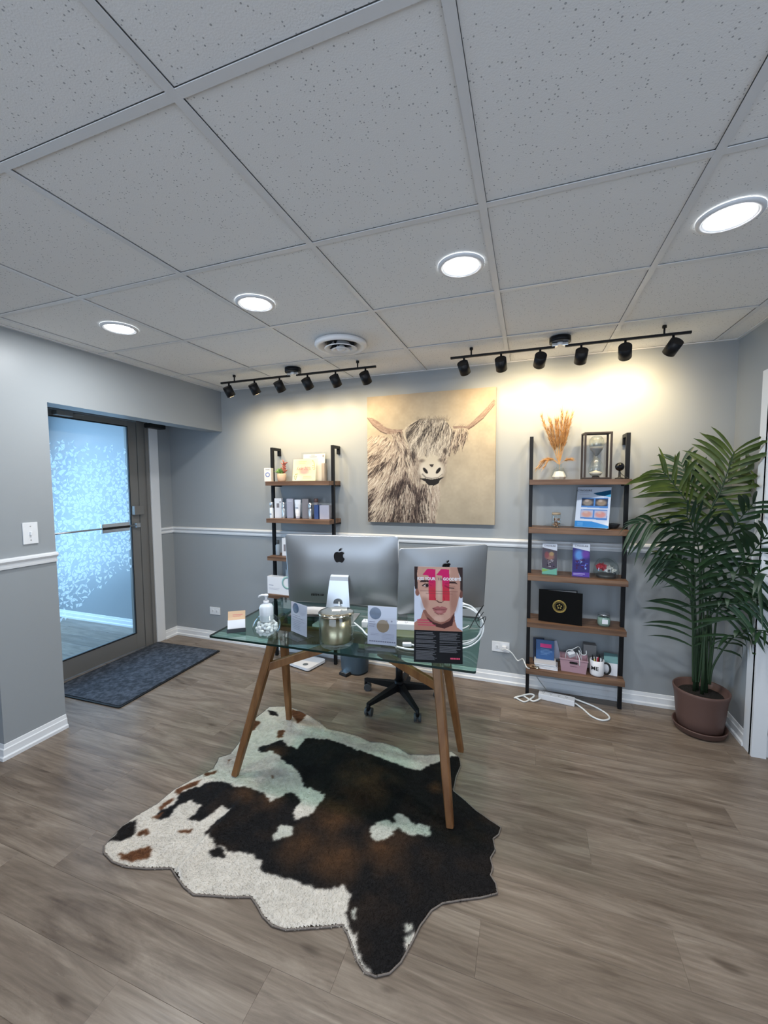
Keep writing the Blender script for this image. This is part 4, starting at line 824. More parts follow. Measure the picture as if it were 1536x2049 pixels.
# lower panel leans outwards to the front, upper panel leans back a little
def Pup(a, b_): 
    zz = fz+(1-b_)*0.276; return (a-0.5)*0.206, fb-0.0-0.0*b_+(1-b_)*0.012-0.0, zz
LOWT = TR((0, 0, 0))
MB().add([(-0.103, fb+0.0006, fz), (0.103, fb+0.0006, fz), (0.103, fb+0.0126, fz+0.276), (-0.103, fb+0.0126, fz+0.276),
          (-0.103, fb+0.0014, fz), (0.103, fb+0.0014, fz), (0.103, fb+0.0134, fz+0.276), (-0.103, fb+0.0134, fz+0.276)],
         [(0, 1, 2, 3), (7, 6, 5, 4), (0, 4, 5, 1), (1, 5, 6, 2), (2, 6, 7, 3), (3, 7, 4, 0)]).build('backing_card', 'paper', t)
bk = MB().add([(-0.103, 0, 0.0005), (0.103, 0, 0.0005), (0.103, fb, fz), (-0.103, fb, fz), (-0.103, 0.0015, 0.0005), (0.103, 0.0015, 0.0005), (0.103, fb+0.0014, fz), (-0.103, fb+0.0014, fz)],
         [(0, 1, 2, 3), (7, 6, 5, 4), (0, 4, 5, 1), (1, 5, 6, 2), (2, 6, 7, 3), (3, 7, 4, 0)]).build('lower_panel', mat('black_card', (0.005, 0.005, 0.006), 0.5, spec=0.15), t)
MB().add([(-0.10, fb+0.001, fz), (0.10, fb+0.001, fz), (0.09, 0.095, 0.0005), (-0.09, 0.095, 0.0005), (-0.10, fb+0.002, fz), (0.10, fb+0.002, fz), (0.09, 0.096, 0.0005), (-0.09, 0.096, 0.0005)],
         [(0, 1, 2, 3), (7, 6, 5, 4), (0, 4, 5, 1), (1, 5, 6, 2), (2, 6, 7, 3), (3, 7, 4, 0)]).build('rear_prop', 'clear', t)
pc = Paint(150, 200, 0, 720, 0, 1000, (0.86, 0.88, 0.93))
def Q(pts): return [(x-245+ (y-225)*0.018, y-222) for x, y in pts]   # sketch coords of the sheet
SKN, SKD, SKL, HR_ = (0.80, 0.62, 0.54), (0.58, 0.38, 0.32), (0.90, 0.74, 0.67), (0.20, 0.13, 0.12)
pc.poly(Q([(225, 1240), (228, 1110), (330, 1030), (370, 900), (830, 900), (840, 1060), (860, 1150), (985, 1240)]), SKD)
pc.poly(Q([(225, 1240), (228, 1110), (330, 1030), (372, 930), (430, 1060), (560, 1150), (700, 1160), (840, 1060), (870, 1160), (985, 1240)]), (0.72, 0.50, 0.42))
pc.poly(Q([(375, 900), (420, 1010), (520, 1090), (640, 1120), (760, 1060), (835, 930), (800, 1130), (680, 1185), (560, 1160), (440, 1060)]), (0.25, 0.11, 0.10), .9)
pc.poly(Q([(235, 215), (330, 215), (285, 330), (300, 520), (320, 650), (290, 640), (245, 560)]), HR_)
pc.poly(Q([(870, 215), (975, 215), (975, 600), (930, 650), (900, 500), (930, 380)]), HR_)
pc.ell(*Q([(285, 625)])[0], 32, 58, SKD, 1, .2); pc.ell(*Q([(935, 640)])[0], 30, 60, (0.45, 0.28, 0.24), 1, .2)
face = Q([(300, 215), (880, 215), (925, 400), (925, 600), (890, 740), (850, 900), (770, 1010), (690, 1070), (620, 1088), (540, 1060), (440, 960), (380, 860), (330, 700), (292, 560), (285, 330)])
pc.poly(face, SKN)
fm_ = pc.inside(face)
pc.blend(fm_ & (pc.U > 540), SKD, 0.22); 
pc.ell(*Q([(430, 650)])[0], 90, 60, SKL, .6, .8); pc.ell(*Q([(610, 560)])[0], 34, 150, SKL, .6, .7); pc.ell(*Q([(590, 1030)])[0], 70, 40, SKL, .5, .8); pc.ell(*Q([(600, 300)])[0], 160, 60, SKL, .4, .8)
pc.ell(*Q([(830, 740)])[0], 60, 170, SKD, .45, .8); pc.ell(*Q([(390, 800)])[0], 50, 90, SKD, .35, .9)
BRW = (0.20, 0.10, 0.10)
pc.poly(Q([(320, 465), (350, 432), (430, 430), (520, 455), (520, 475), (430, 462), (360, 468)]), BRW, .95); pc.poly(Q([(700, 470), (760, 448), (850, 445), (885, 485), (840, 475), (770, 478), (700, 490)]), BRW, .95)
pc.ell(*Q([(425, 520)])[0], 62, 26, (0.86, 0.78, 0.76), .9, .3); pc.ell(*Q([(432, 520)])[0], 24, 22, (0.14, 0.08, 0.07), 1, .3)
pc.stroke(Q([(365, 520), (400, 495), (450, 492), (495, 520)]), 9, (0.12, 0.06, 0.06), .95); pc.stroke(Q([(370, 528), (420, 548), (480, 538)]), 5, SKD, .9)
pc.stroke(Q([(700, 515), (760, 545), (830, 548)]), 11, (0.12, 0.06, 0.06), .95); pc.stroke(Q([(715, 500), (780, 515), (845, 520)]), 6, SKD, .7)
pc.stroke(Q([(575, 750), (600, 772), (640, 778), (670, 760)]), 8, (0.28, 0.13, 0.12), .9); pc.stroke(Q([(545, 700), (555, 745), (585, 755)]), 6, SKD, .8); pc.stroke(Q([(680, 690), (690, 740), (665, 755)]), 6, SKD, .8)
LIP = (0.66, 0.38, 0.37)
pc.poly(Q([(505, 870), (560, 845), (590, 835), (620, 848), (650, 835), (700, 850), (730, 870), (700, 930), (640, 965), (580, 955), (525, 915)]), LIP, .95)
pc.stroke(Q([(510, 872), (560, 888), (620, 880), (680, 888), (728, 872)]), 5, (0.34, 0.14, 0.14), .9); pc.ell(*Q([(610, 925)])[0], 50, 16, (0.80, 0.55, 0.53), .7, .7); pc.stroke(Q([(540, 935), (600, 972), (670, 962)]), 5, (0.4, 0.2, 0.18), .7)
# translucent pink figures 11
one = lambda dx: [(365+dx, 350), (440+dx, 255), (560+dx, 258), (560+dx, 745), (455+dx, 745), (455+dx, 360)]
for dx in (0, 205):
    m1 = pc.inside(Q(one(dx))); gcol = np.where((pc.V > 260)[..., None], np.array((0.86, 0.20, 0.26)), np.array((0.84, 0.08, 0.42)))
    base = pc.c*np.array((1.0, 0.35, 0.50)); f = np.clip((pc.V-200)/160, 0, 1)[..., None]
    col = np.array((0.83, 0.09, 0.40))*(1-f)+(0.45*base+0.55*np.array((0.80, 0.16, 0.24)))*f
    pc.c = np.where(m1[..., None], col, pc.c)
for yy, x0_, x1_ in ((603, 330, 885), (640, 415, 810)):
    for x in range(x0_, x1_, 16): pc.stroke(Q([(x, yy), (x+9, yy)]), 4, (0.45, 0.25, 0.25), .6)
for k_, (yy, x0_, x1_) in enumerate(((1062, 285, 430), (1100, 285, 480), (1138, 290, 540))):
    for x in range(x0_, x1_, 24): pc.stroke(Q([(x, yy), (x+15, yy)]), 11-k_, (0.80, 0.25, 0.38), .7)
pc.build('printed_face', 'print', t, lambda a, b_: ((a-0.5)*0.206, fb+(1-b_)*0.012, fz+(1-b_)*0.276))
PT = TR((0, fb, fz), 0, -math.atan2(0.012, 0.276))
wht = mat('white_ink', (0.9, 0.9, 0.92), 0.5); red = mat('pink_red_ink', (0.62, 0.05, 0.12), 0.5); gry = mat('grey_ink', (0.10, 0.10, 0.11), 0.5); dki = mat('dark_ink', (0.05, 0.05, 0.07), 0.5)
text('KISS YOUR', 0.0172, wht, t, PT @ TR((-0.052, -0.0004, 0.224)), bold=0.0006, sx=0.92); text('11s', 0.0150, gry, t, PT @ TR((0.007, -0.0004, 0.224)), bold=0.0004); text('GOODBYE', 0.0172, wht, t, PT @ TR((0.058, -0.0004, 0.224)), bold=0.0006, sx=0.92)
LT_ = TR((0, 0, 0), 0, -math.atan2(fb, fz)); ln_ = math.hypot(fb, fz)
tx = MB(); R_ = random.Random(4)
for col_, (xa, xb_) in enumerate(((-0.095, -0.005), (0.006, 0.095))):
    z = ln_-0.008; k = 0
    while z > (0.012 if col_ == 0 else 0.045):
        if R_.random() < .86: tx.box((xa, -0.0012, z-0.0012), (xa+(xb_-xa)*R_.uniform(.78, 1), -0.0006, z+0.0004), LT_)
        z -= 0.0036
lab(tx.build('printed_lines', gry, bk), 'rows of tiny grey print')['kind'] = 'stuff'
rd = MB()
for i in range(6): rd.box((0.052+i*0.0068, -0.0012, 0.018), (0.0572+i*0.0068, -0.0006, 0.0245), LT_)
rd.build('printed_mark', red, bk)

# two acrylic sign holders
def sign(label, loc, rz, w, h, lean, up, base, paint, cat='sign'):
    t = thing('sign_holder', label, 'sign', loc, rz, 'acrylic sign holders on the desk')
    T = TR((0, 0, 0), 0, -lean)
    MB().rbox((-w/2-.002, 0.0012, 0.001), (w/2+.002, 0.0032, h), 0.0006, T).build('acrylic_back', 'clear', t)
    MB().rbox((-w/2-.002, -0.0032, 0.001), (w/2+.002, -0.0014, h), 0.0006, T).build('acrylic_front', 'clear', t)
    base(t)
    MB().box((-w/2, -0.0008, up), (w/2, 0.0008, h-0.001), T).build('printed_card', 'lavender', t)
    paint(t, T, w, h, up)
    return t
blue = mat('slate_blue_ink', (0.075, 0.125, 0.22), 0.6); tan_ = mat('khaki_ink', (0.30, 0.22, 0.14), 0.6); inkl = mat('lilac_grey_ink', (0.27, 0.26, 0.36), 0.6)
def disc(x, z, r, m, p, T, nm='printed_disc', y=-0.0012):
    MB().cyl(T @ Vector((x, y, z)), T @ Vector((x, y-0.0002, z)), r, 36).build(nm, m, p)
def lines(p, T, rows, m, y=-0.0012, nm='printed_lines'):
    mb = MB()
    for (xa, xb_, z, th) in rows: mb.box((xa, y-0.0002, z-th/2), (xb_, y, z+th/2), T)
    o = mb.build(nm, m, p); o['kind'] = 'stuff'; return o
def p1(t, T, w, h, up):
    disc(-w*.20, h-0.030, 0.026, blue, t, T)
    lines(t, T, [(-w*.4, w*.1, h-0.066, .002), (-w*.4, w*.3, h-0.076, .0018)]+[(-w*.4, w*R_.uniform(.05, .35), h-0.090-k*.009, .0012) for k in range(6)], inkl)
    text('Care Credit', 0.011, inkl, t, T @ TR((-0.003, -0.0013, h-0.070)), shear=0.3) if False else None
def b1(t):
    MB().rbox((-0.070, -0.055, 0.0003), (0.070, 0.045, 0.0022), 0.0006).build('acrylic_base', 'clear', t)
def p2(t, T, w, h, up):
    disc(-w*.24, h-0.034, 0.0275, blue, t, T); disc(w*.03, h-0.090, 0.0290, tan_, t, T, y=-0.00145)
    lines(t, T, [(-w*.45, -w*.24, h-0.073, .003), (-w*.45, -w*.24, h-0.083, .0025), (-w*.45, -w*.27, h-0.093, .0025)]+[(w*.0, w*.42, h-0.125-k*.006, .001) for k in range(5)]+[(-w*.4, -w*.12, h-0.125-k*.006, .001) for k in range(2)], inkl)
    lines(t, T, [(-w*.44+k*.0105, -w*.44+k*.0105+.0078, h-0.160, .0055) for k in range(12)], inkl)
    for x in (w*.16, w*.33): disc(x, h-0.066, 0.004, inkl, t, T)
def b2(t):
    MB().rbox((-0.072, -0.030, 0.0003), (0.072, 0.045, 0.0022), 0.0006).rbox((-0.072, -0.030, 0.0022), (-0.069, -0.002, 0.045), 0.0006).rbox((0.069, -0.030, 0.0022), (0.072, -0.002, 0.045), 0.0006).rbox((-0.072, -0.030, 0.0022), (0.072, -0.028, 0.030), 0.0006).build('acrylic_base', 'clear', t)
sign('slim acrylic sign with a blue disc, between the cotton jar and gold candle', (0.790, -1.375, DZ), -0.42, 0.135, 0.165, 0.03, 0.010, b1, p1)
sign('wider acrylic sign with blue and tan discs, left of the pink poster', (1.252, -1.425, DZ), 0.10, 0.135, 0.205, 0.10, 0.030, b2, p2)
# stack of spare leaflets behind the tan-disc card belongs to the holder

# business card holder
t = thing('card_holder', 'small black card holder with white cards on the left end of the desk', 'card holder', (0.450, -1.425, DZ), 0.62)
T = TR((0, 0, 0), 0, -0.42)
MB().rbox((-0.046, -0.022, 0.0005), (0.046, 0.028, 0.006), 0.001).rbox((-0.046, -0.022, 0.004), (0.046, -0.018, 0.022), 0.001).build('holder', 'darkgrey', t)
MB().box((-0.043, -0.014, 0.008), (0.043, -0.002, 0.058), T).build('white_cards', 'paper', t)
MB().box((-0.043, 0.0, 0.010), (0.043, 0.003, 0.105), T).build('tall_card', mat('peach_card', (0.62, 0.42, 0.26), 0.6), t)
lines(t, T, [(-0.02, 0.03, 0.085, .002), (-0.02, 0.02, 0.078, .0015)], red, y=-0.0002)

# round glass jar with pump
t = thing('pump_jar', 'round clear glass pump bottle filled with white cotton on the desk', 'bottle', (0.640, -1.430, DZ))
prof = [(0.030, 0.001), (0.045, 0.004), (0.062, 0.022), (0.069, 0.045), (0.068, 0.066), (0.058, 0.088), (0.042, 0.104), (0.034, 0.112), (0.033, 0.120)]
MB().lathe([(0.0005, 0.0006)]+prof, 36).build('glass_bowl', 'cup', t)
R2 = random.Random(9)
cot = mat('cotton_white', (0.82, 0.83, 0.82), 0.95, bump=(80, 0.4, 0.004))
mb = MB()
for i in range(150):
    a = R2.uniform(0, 2*PI); z = R2.uniform(0.016, 0.070); rm = 0.049 if 0.03 < z < 0.062 else 0.036; r = R2.uniform(0.3, 1)**.5*rm
    mb.sphere((r*math.cos(a), r*math.sin(a), z), R2.uniform(0.008, 0.011), 8, 6)
mb.build('cotton_filling', cot, t)['kind'] = 'stuff'
MB().lathe([(0.030, 0.080), (0.034, 0.090), (0.034, 0.150), (0.028, 0.162), (0.014, 0.168), (0.012, 0.176)], 28).build('inner_bottle', mat('frosted_bottle', (0.70, 0.74, 0.76), 0.15), t)
pm_ = MB().cyl((0, 0, 0.168), (0, 0, 0.182), 0.014, 18).cyl((0, 0, 0.182), (0, 0, 0.206), 0.0055, 12)
pm_.lathe([(0.0005, 0.216), (0.010, 0.214), (0.013, 0.207), (0.008, 0.203), (0.0005, 0.203)], 18)
pm_.tube([(0, 0, 0.209), (-0.018, -0.008, 0.210), (-0.030, -0.013, 0.206), (-0.034, -0.015, 0.199)], [0.0055, 0.005, 0.0045, 0.0035], 10)
pm_.build('pump', 'white', t)

# large gold glass candle with lid
t = thing('candle_jar', 'large gold mirrored glass candle jar with lid, in the middle of the desk', 'candle', (1.020, -1.415, DZ))
MB().lathe([(0.0005, 0.001), (0.072, 0.002), (0.079, 0.008), (0.081, 0.020), (0.081, 0.142), (0.079, 0.148)], 48).lathe([(0.074, 0.148), (0.074, 0.026), (0.0005, 0.024)], 48).build('glass_jar', 'cup', t)
MB().lathe([(0.0005, 0.022), (0.070, 0.022), (0.072, 0.030), (0.072, 0.128), (0.0005, 0.128)], 40).build('gold_lining', mat('gold_lining', (0.60, 0.50, 0.34), 0.30, 0.85), t)
ld = MB().lathe([(0.082, 0.148), (0.084, 0.151), (0.084, 0.157), (0.080, 0.161), (0.062, 0.164), (0.040, 0.163), (0.018, 0.165), (0.0005, 0.165)], 44).build('lid', 'gold', t)
MB().box((-0.018, -0.016, 0.1655), (0.022, 0.014, 0.1665), TR((0, 0, 0), 0.3)).build('paper_label', 'paper', ld)

# white power strip on the desk, tablet, papers
t = thing('power_strip', 'white power strip lying on the desk behind the gold candle', 'power strip', (1.195, -1.120, DZ), 0.16, 'white power strips')
MB().rbox((-0.155, -0.025, 0.0005), (0.155, 0.025, 0.034), 0.004).build('housing', 'white', t)
mb = MB()
for i in range(6):
    for dx, dy in ((-0.006, 0.006), (0.006, 0.006), (0, -0.008)): mb.box((-0.135+i*0.054+dx-0.0015, dy-0.004, 0.0341), (-0.135+i*0.054+dx+0.0015, dy+0.004, 0.0346))
mb.build('sockets', 'darkgrey', t)
t = thing('notepad', 'open white notepad on a black folder beneath the left computer', 'notepad', (0.655, -1.020, DZ), 0.25)
MB().rbox((-0.11, -0.09, 0.0005), (0.12, 0.09, 0.008), 0.002).build('black_folder', 'darkgrey', t)
MB().add([(-0.10, -0.07, 0.0085), (0.0, -0.08, 0.014), (0.08, -0.07, 0.010), (0.08, 0.07, 0.010), (0.0, 0.07, 0.014), (-0.10, 0.07, 0.0085)], [(0, 1, 4, 5), (1, 2, 3, 4)]).build('paper_sheet', 'paper', t)
t = thing('charger_plug', 'white charger plug with cable on the desk left of the pink poster', 'charger', (1.345, -1.33, DZ), 0.3)
MB().rbox((-0.022, -0.010, 0.0005), (0.02, 0.010, 0.018), 0.004).build('plug_body', 'white', t)
MB().tube(smooth_pts([(0.02, 0, 0.009), (0.06, -0.01, 0.005), (0.12, -0.015, 0.005), (0.17, -0.005, 0.005)], 5), 0.0045, 8).build('cord', 'cable', t)
# coiled white display cable behind the poster
def cable(name, label, pts, r, m='cable', k=6, cat='cable', **kw):
    o = MB().tube(smooth_pts(pts, k), r, 8).build(name, m); return tag(o, label, cat)
def adopt(o, t):
    for k in ('label', 'category'): del o[k]
    o.parent = t; o.matrix_parent_inverse = (Matrix.Translation(t.location) @ Matrix.Rotation(t.rotation_euler.z, 4, 'Z')).inverted()
cp = []
for i, (cx3, rx3, rz3) in enumerate(((1.548, 0.142, 0.105), (1.580, 0.100, 0.085), (1.602, 0.072, 0.098), (1.572, 0.112, 0.092))):
    for a in range(0, 360, 30):
        q = math.radians(a+250); cp.append((cx3+rx3*math.cos(q), -1.285+0.022*math.sin(q*1.0+i)+0.008*i, DZ+0.112+rz3*math.sin(q)))
cp = [(x, y, max(z, DZ+0.005)) for x, y, z in cp]
cable('coiled_cable', 'thick white coiled cable tied in loops behind the pink poster', cp, 0.0033, k=3)
cable('cable_tie', 'thin black twist of wire around the coiled white cable', [(1.69, -1.30, DZ+0.19), (1.665, -1.31, DZ+0.15), (1.70, -1.30, DZ+0.17), (1.68, -1.31, DZ+0.12), (1.655, -1.30, DZ+0.16), (1.69, -1.295, DZ+0.22), (1.645, -1.30, DZ+0.14), (1.63, -1.305, DZ+0.11)], 0.0018, 'matteblack', 4)
cable('desk_cable', 'white cable lying across the desk from power strip to poster', [(1.00, -1.16, DZ+0.02), (1.06, -1.20, DZ+0.006), (1.12, -1.27, DZ+0.006), (1.22, -1.33, DZ+0.006), (1.33, -1.37, DZ+0.006), (1.39, -1.372, DZ+0.006)], 0.0045)
cable('thin_cable', 'thin white looped cable on the desk beside the power strip', [(1.08, -1.17, DZ+0.012), (1.10, -1.185, DZ+0.05), (1.14, -1.18, DZ+0.045), (1.15, -1.20, DZ+0.012), (1.18, -1.25, DZ+0.004), (1.22, -1.28, DZ+0.004)], 0.0028)

# ================================================================== UNDER AND BEHIND THE DESK
# office chair
t = thing('office_chair', 'black five-star swivel office chair with tan seat behind the glass desk', 'chair', (1.045, -0.50, 0), 0.0)
for k, ang in enumerate((math.radians(-118), math.radians(-49), math.radians(25), math.radians(95), math.radians(167))):
    d = Vector((math.cos(ang), math.sin(ang), 0)); R1 = 0.285
    lg = MB(); T = TR((0, 0, 0), ang); 
    lg.add([T @ Vector(v) for v in ((0.02, -0.022, 0.085), (0.02, 0.022, 0.085), (0.02, 0.020, 0.135), (0.02, -0.020, 0.135), (R1, -0.012, 0.070), (R1, 0.012, 0.070), (R1, 0.011, 0.090), (R1, -0.011, 0.090))],
           [(0, 3, 2, 1), (4, 5, 6, 7), (0, 1, 5, 4), (1, 2, 6, 5), (2, 3, 7, 6), (3, 0, 4, 7)])
    lg.cyl(d*R1+Vector((0, 0, 0.04)), d*R1+Vector((0, 0, 0.088)), 0.011, 12)
    s_ = lg.build('base_spoke', 'black', t)
    ca = ang+PI/2+0.5*(-1)**k; ax = Vector((math.cos(ca), math.sin(ca), 0)); cc = d*(R1+0.0)+Vector((-math.sin(ca)*0.014, math.cos(ca)*0.014, 0.0265))
    w_ = MB()
    for s2 in (-1, 1):
        w_.cyl(cc+ax*(0.006*s2), cc+ax*(0.023*s2), 0.026, 20)
    w_.rbox((-0.005, -0.016, -0.004), (0.005, 0.018, 0.030), 0.002, Matrix.Translation(cc) @ Matrix.Rotation(ca, 4, 'Z'))
    w_.build('castor', 'darkgrey', s_)
MB().cyl((0, 0, 0.075), (0, 0, 0.150), 0.034, 20).cyl((0, 0, 0.15), (0, 0, 0.28), 0.025, 18).cyl((0, 0, 0.28), (0, 0, 0.40), 0.014, 16).build('gas_lift', 'black', t)
MB().rbox((-0.09, -0.11, 0.395), (0.09, 0.11, 0.425), 0.008).tube([(0.05, 0, 0.41), (0.22, -0.03, 0.40), (0.26, -0.035, 0.395)], 0.006).build('tilt_mechanism', 'black', t)
ST = TR((0, 0, 0), 0.18)
MB().rbox((-0.245, -0.235, 0.425), (0.245, 0.235, 0.448), 0.01, ST).build('seat_pan', 'black', t)
MB().rbox((-0.24, -0.23, 0.448), (0.24, 0.23, 0.495), 0.02, ST).build('seat_cushion', mat('tan_fabric', (0.42, 0.30, 0.18), 0.85, bump=(300, .2, .001)), t)
MB().rbox((-0.035, 0.215, 0.43), (0.035, 0.245, 0.62), 0.008, ST).build('back_stem', 'black', t)
MB().rbox((-0.19, 0.225, 0.60), (0.19, 0.262, 0.83), 0.025, ST).build('backrest', 'darkgrey', t)
# pedal bin
t = thing('pedal_bin', 'slate grey pedal bin beside the left shelf foot, under the desk', 'bin', (0.560, -0.165, 0), -0.35)
bin_m = mat('slate_plastic', (0.055, 0.085, 0.11), 0.35)
def oval(rx, ry, n=32, p=2.6): return [(math.copysign(abs(math.cos(2*PI*i/n))**(2/p), math.cos(2*PI*i/n))*rx, math.copysign(abs(math.sin(2*PI*i/n))**(2/p), math.sin(2*PI*i/n))*ry) for i in range(n)]
mb = MB(); secs = [(0.115, 0.085, 0.012), (0.120, 0.09, 0.10), (0.125, 0.095, 0.27)]
for i in range(2):
    a = [(x, y, secs[i][2]) for x, y in oval(*secs[i][:2])]; b_ = [(x, y, secs[i+1][2]) for x, y in oval(*secs[i+1][:2])]
    mb.add(a+b_, [(j, (j+1) % 32, 32+(j+1) % 32, 32+j) for j in range(32)], True)
mb.add([(x, y, 0.012) for x, y in oval(.115, .085)], [tuple(range(32))[::-1]]); mb.build('bin_body', bin_m, t)
mb = MB(); a = [(x, y, 0.272) for x, y in oval(.128, .098)]; b_ = [(x, y, 0.288) for x, y in oval(.126, .096)]; c_ = [(x, y, 0.300) for x, y in oval(.10, .072)]
mb.add(a+b_+c_, [(j, (j+1) % 32, 32+(j+1) % 32, 32+j) for j in range(32)]+[(32+j, 32+(j+1) % 32, 64+(j+1) % 32, 64+j) for j in range(32)]+[tuple(range(64, 96)), tuple(range(32))[::-1]], True); mb.build('bin_lid', bin_m, t)
MB().prism(oval(.113, .083), 0.0, 0.012).build('base_ring', 'matteblack', t)
MB().rbox((-0.035, -0.135, 0.022), (0.035, -0.070, 0.030), 0.006).build('pedal', 'steel', t)
MB().rbox((-0.04, -0.140, 0.0), (0.04, -0.080, 0.020), 0.004).build('pedal_well', 'matteblack', t)
# white floor box / base plate with grey disc
t = thing('floor_scale', 'flat white rounded plate with grey disc on the floor below the left shelf', 'scale', (0.115, -0.19, 0), -0.25)
MB().prism(rounded([(-0.14, -0.11), (0.14, -0.11), (0.14, 0.11), (-0.14, 0.11)], 0.03, 5), 0.010, 0.030).build('platform', 'white', t)
MB().prism(rounded([(-0.135, -0.105), (0.135, -0.105), (0.135, 0.105), (-0.135, 0.105)], 0.03, 5), 0.0, 0.010).build('base', 'matteblack', t)
MB().cyl((0.062, -0.058, 0.030), (0.062, -0.058, 0.0312), 0.022, 24).build('display_disc', mat('grey_disc', (0.15, 0.17, 0.18), 0.4), t)

# ================================================================== RUG AND MAT
t = thing('cowhide_rug', 'irregular brown, black and white cowhide rug under the desk legs', 'rug', (0, 0, 0))
x0_, x1_, y0_, y1_ = 0.15, 1.85, -2.12, -0.80
st_ = 0.0055; nx_, ny_ = int((x1_-x0_)/st_)+1, int((y1_-y0_)/st_)+1
pc = Paint(nx_, ny_, x0_, x1_, y1_, y0_, (0.83, 0.795, 0.745))
f1 = pc.nz(0.05, 4); f2 = pc.nz(0.012, 5); f3 = pc.nz(0.3, 6)
pc.c = pc.c*(1+0.03*f1[..., None]+0.04*f2[..., None])
wk = dict(warp=0.006, ws=0.014, seed=3)
def inw(poly, amp=0.006, s=0.012, sd=3, amp2=0.008, s2=0.035):
    U, V = pc.U, pc.V; pc.U = U+amp*pc.nz(s, sd); tU = pc.U; pc.U = U; dV = amp*pc.nz(s, sd+5); d2 = amp2*pc.nz(s2, sd+7); d3 = amp2*pc.nz(s2, sd+8)
    pc.U = tU+d2; pc.V = V+dV+d3; m_ = pc.inside(poly); pc.U, pc.V = U, V; return m_
dm = inw(RUG_DARK)
brown_core = np.zeros_like(pc.U)
for (gx_, gy_, r_) in RUG_BROWN_CORE: brown_core = np.maximum(brown_core, np.clip(1-np.hypot(pc.U-gx_, (pc.V-gy_))/r_, 0, 1))  # brown hair at the centres of the black hide patches
brown_core = np.clip(brown_core*0.95+0.22*f1+0.12*f3, 0, 1)[..., None]**0.9
dcol = np.array((0.085, 0.075, 0.075))*(1-brown_core)+np.array((0.29, 0.195, 0.12))*brown_core
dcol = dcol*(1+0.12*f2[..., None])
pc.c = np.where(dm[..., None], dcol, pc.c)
lf = np.clip((0.75-pc.U)/0.3, 0, 1)[..., None]
for i, b_ in enumerate(RUG_BROWN):
    m_ = inw(b_, sd=20+i); c_ = (0.10, 0.085, 0.08) if i in (0, 4, 5) else (0.38, 0.24, 0.15)
    pc.c = np.where(m_[..., None], np.array(c_)*(1+0.15*f2[..., None]), pc.c)
for i, b_ in enumerate(RUG_WHITE):
    m_ = inw(b_, sd=40+i, amp2=0.003); pc.c = np.where(m_[..., None], np.array((0.76, 0.75, 0.70))*(1+0.05*f2[..., None]), pc.c)
inm = inw(RUG_OUT, 0.002, 0.01, 60, 0.0, 0.03)
RC = pc.c
# soften the hair edges with a tiny blur
for _ in range(1):
    RC[1:-1, 1:-1] = (RC[1:-1, 1:-1]*2+RC[:-2, 1:-1]+RC[2:, 1:-1]+RC[1:-1, :-2]+RC[1:-1, 2:])/6
# height: pile plus a fold near the left edge and gentle waves
dist = np.full(pc.U.shape, 9.0); n_o = len(RUG_OUT)
for i in range(n_o):
    (ax, ay), (bx, by) = RUG_OUT[i], RUG_OUT[(i+1) % n_o]
    dx, dy = bx-ax, by-ay; tt = np.clip(((pc.U-ax)*dx+(pc.V-ay)*dy)/(dx*dx+dy*dy+1e-12), 0, 1)
    dist = np.minimum(dist, np.hypot(pc.U-ax-tt*dx, pc.V-ay-tt*dy))
Zr = 0.0085+0.0016*f2+0.0012*f1+0.001*f3
fa, fb_ = np.array(RUG_OUT[[i for i in range(n_o)][56]]), np.array((0.60, -1.50))
fx = ((pc.U-fa[0])*(fb_[0]-fa[0])+(pc.V-fa[1])*(fb_[1]-fa[1]))/np.hypot(*(fb_-fa)); fd = np.abs((pc.U-fa[0])*(fb_[1]-fa[1])-(pc.V-fa[1])*(fb_[0]-fa[0]))/np.hypot(*(fb_-fa))
Lf = np.hypot(*(fb_-fa)); Zr += 0.022*np.exp(-(fd/0.018)**2)*np.clip(1-np.maximum(fx, 0)/Lf, 0, 1)*(fx > -0.03)
Zr = np.where(dist < 0.012, 0.003+(Zr-0.003)*np.clip(dist/0.012, 0, 1)**.5, Zr)
idx = -np.ones(pc.U.shape, int); 
cell = inm[:-1, :-1] & inm[1:, :-1] & inm[:-1, 1:] & inm[1:, 1:]
use = np.zeros(pc.U.shape, bool); use[:-1, :-1] |= cell; use[1:, :-1] |= cell; use[:-1, 1:] |= cell; use[1:, 1:] |= cell
idx[use] = np.arange(use.sum())
co = np.stack([pc.U[use], pc.V[use], Zr[use]], -1); cl = RC[use]
q = np.stack([idx[1:, :-1][cell], idx[1:, 1:][cell], idx[:-1, 1:][cell], idx[:-1, :-1][cell]], -1)
M['hide'] = vcol_mat('cowhide_pigment', 0.75, bump=(160, 0.5, 0.004), spec=0.2)
me = grid_mesh('hide', co, q, cl); me.materials.append(M['hide']); o = bpy.data.objects.new('hide', me); C.objects.link(o); o.parent = t
o.data.polygons.foreach_set('use_smooth', [True]*len(q))
# felt backing edge
sk_ = MB(); ro = RUG_OUT; n_o = len(ro)
sk_.add([(x, y, 0.0004) for x, y in ro]+[(x, y, 0.006) for x, y in ro], [(i, (i+1) % n_o, n_o+(i+1) % n_o, n_o+i) for i in range(n_o)]+[(n_o+(i+1) % n_o, n_o+i, i, (i+1) % n_o) for i in range(0)])
sk_.tube([(x, y, 0.005) for x, y in ro], 0.0030, 6, closed=True)
sk_.build('felt_edge', mat('felt_edge', (0.20, 0.165, 0.14), 0.9), t)
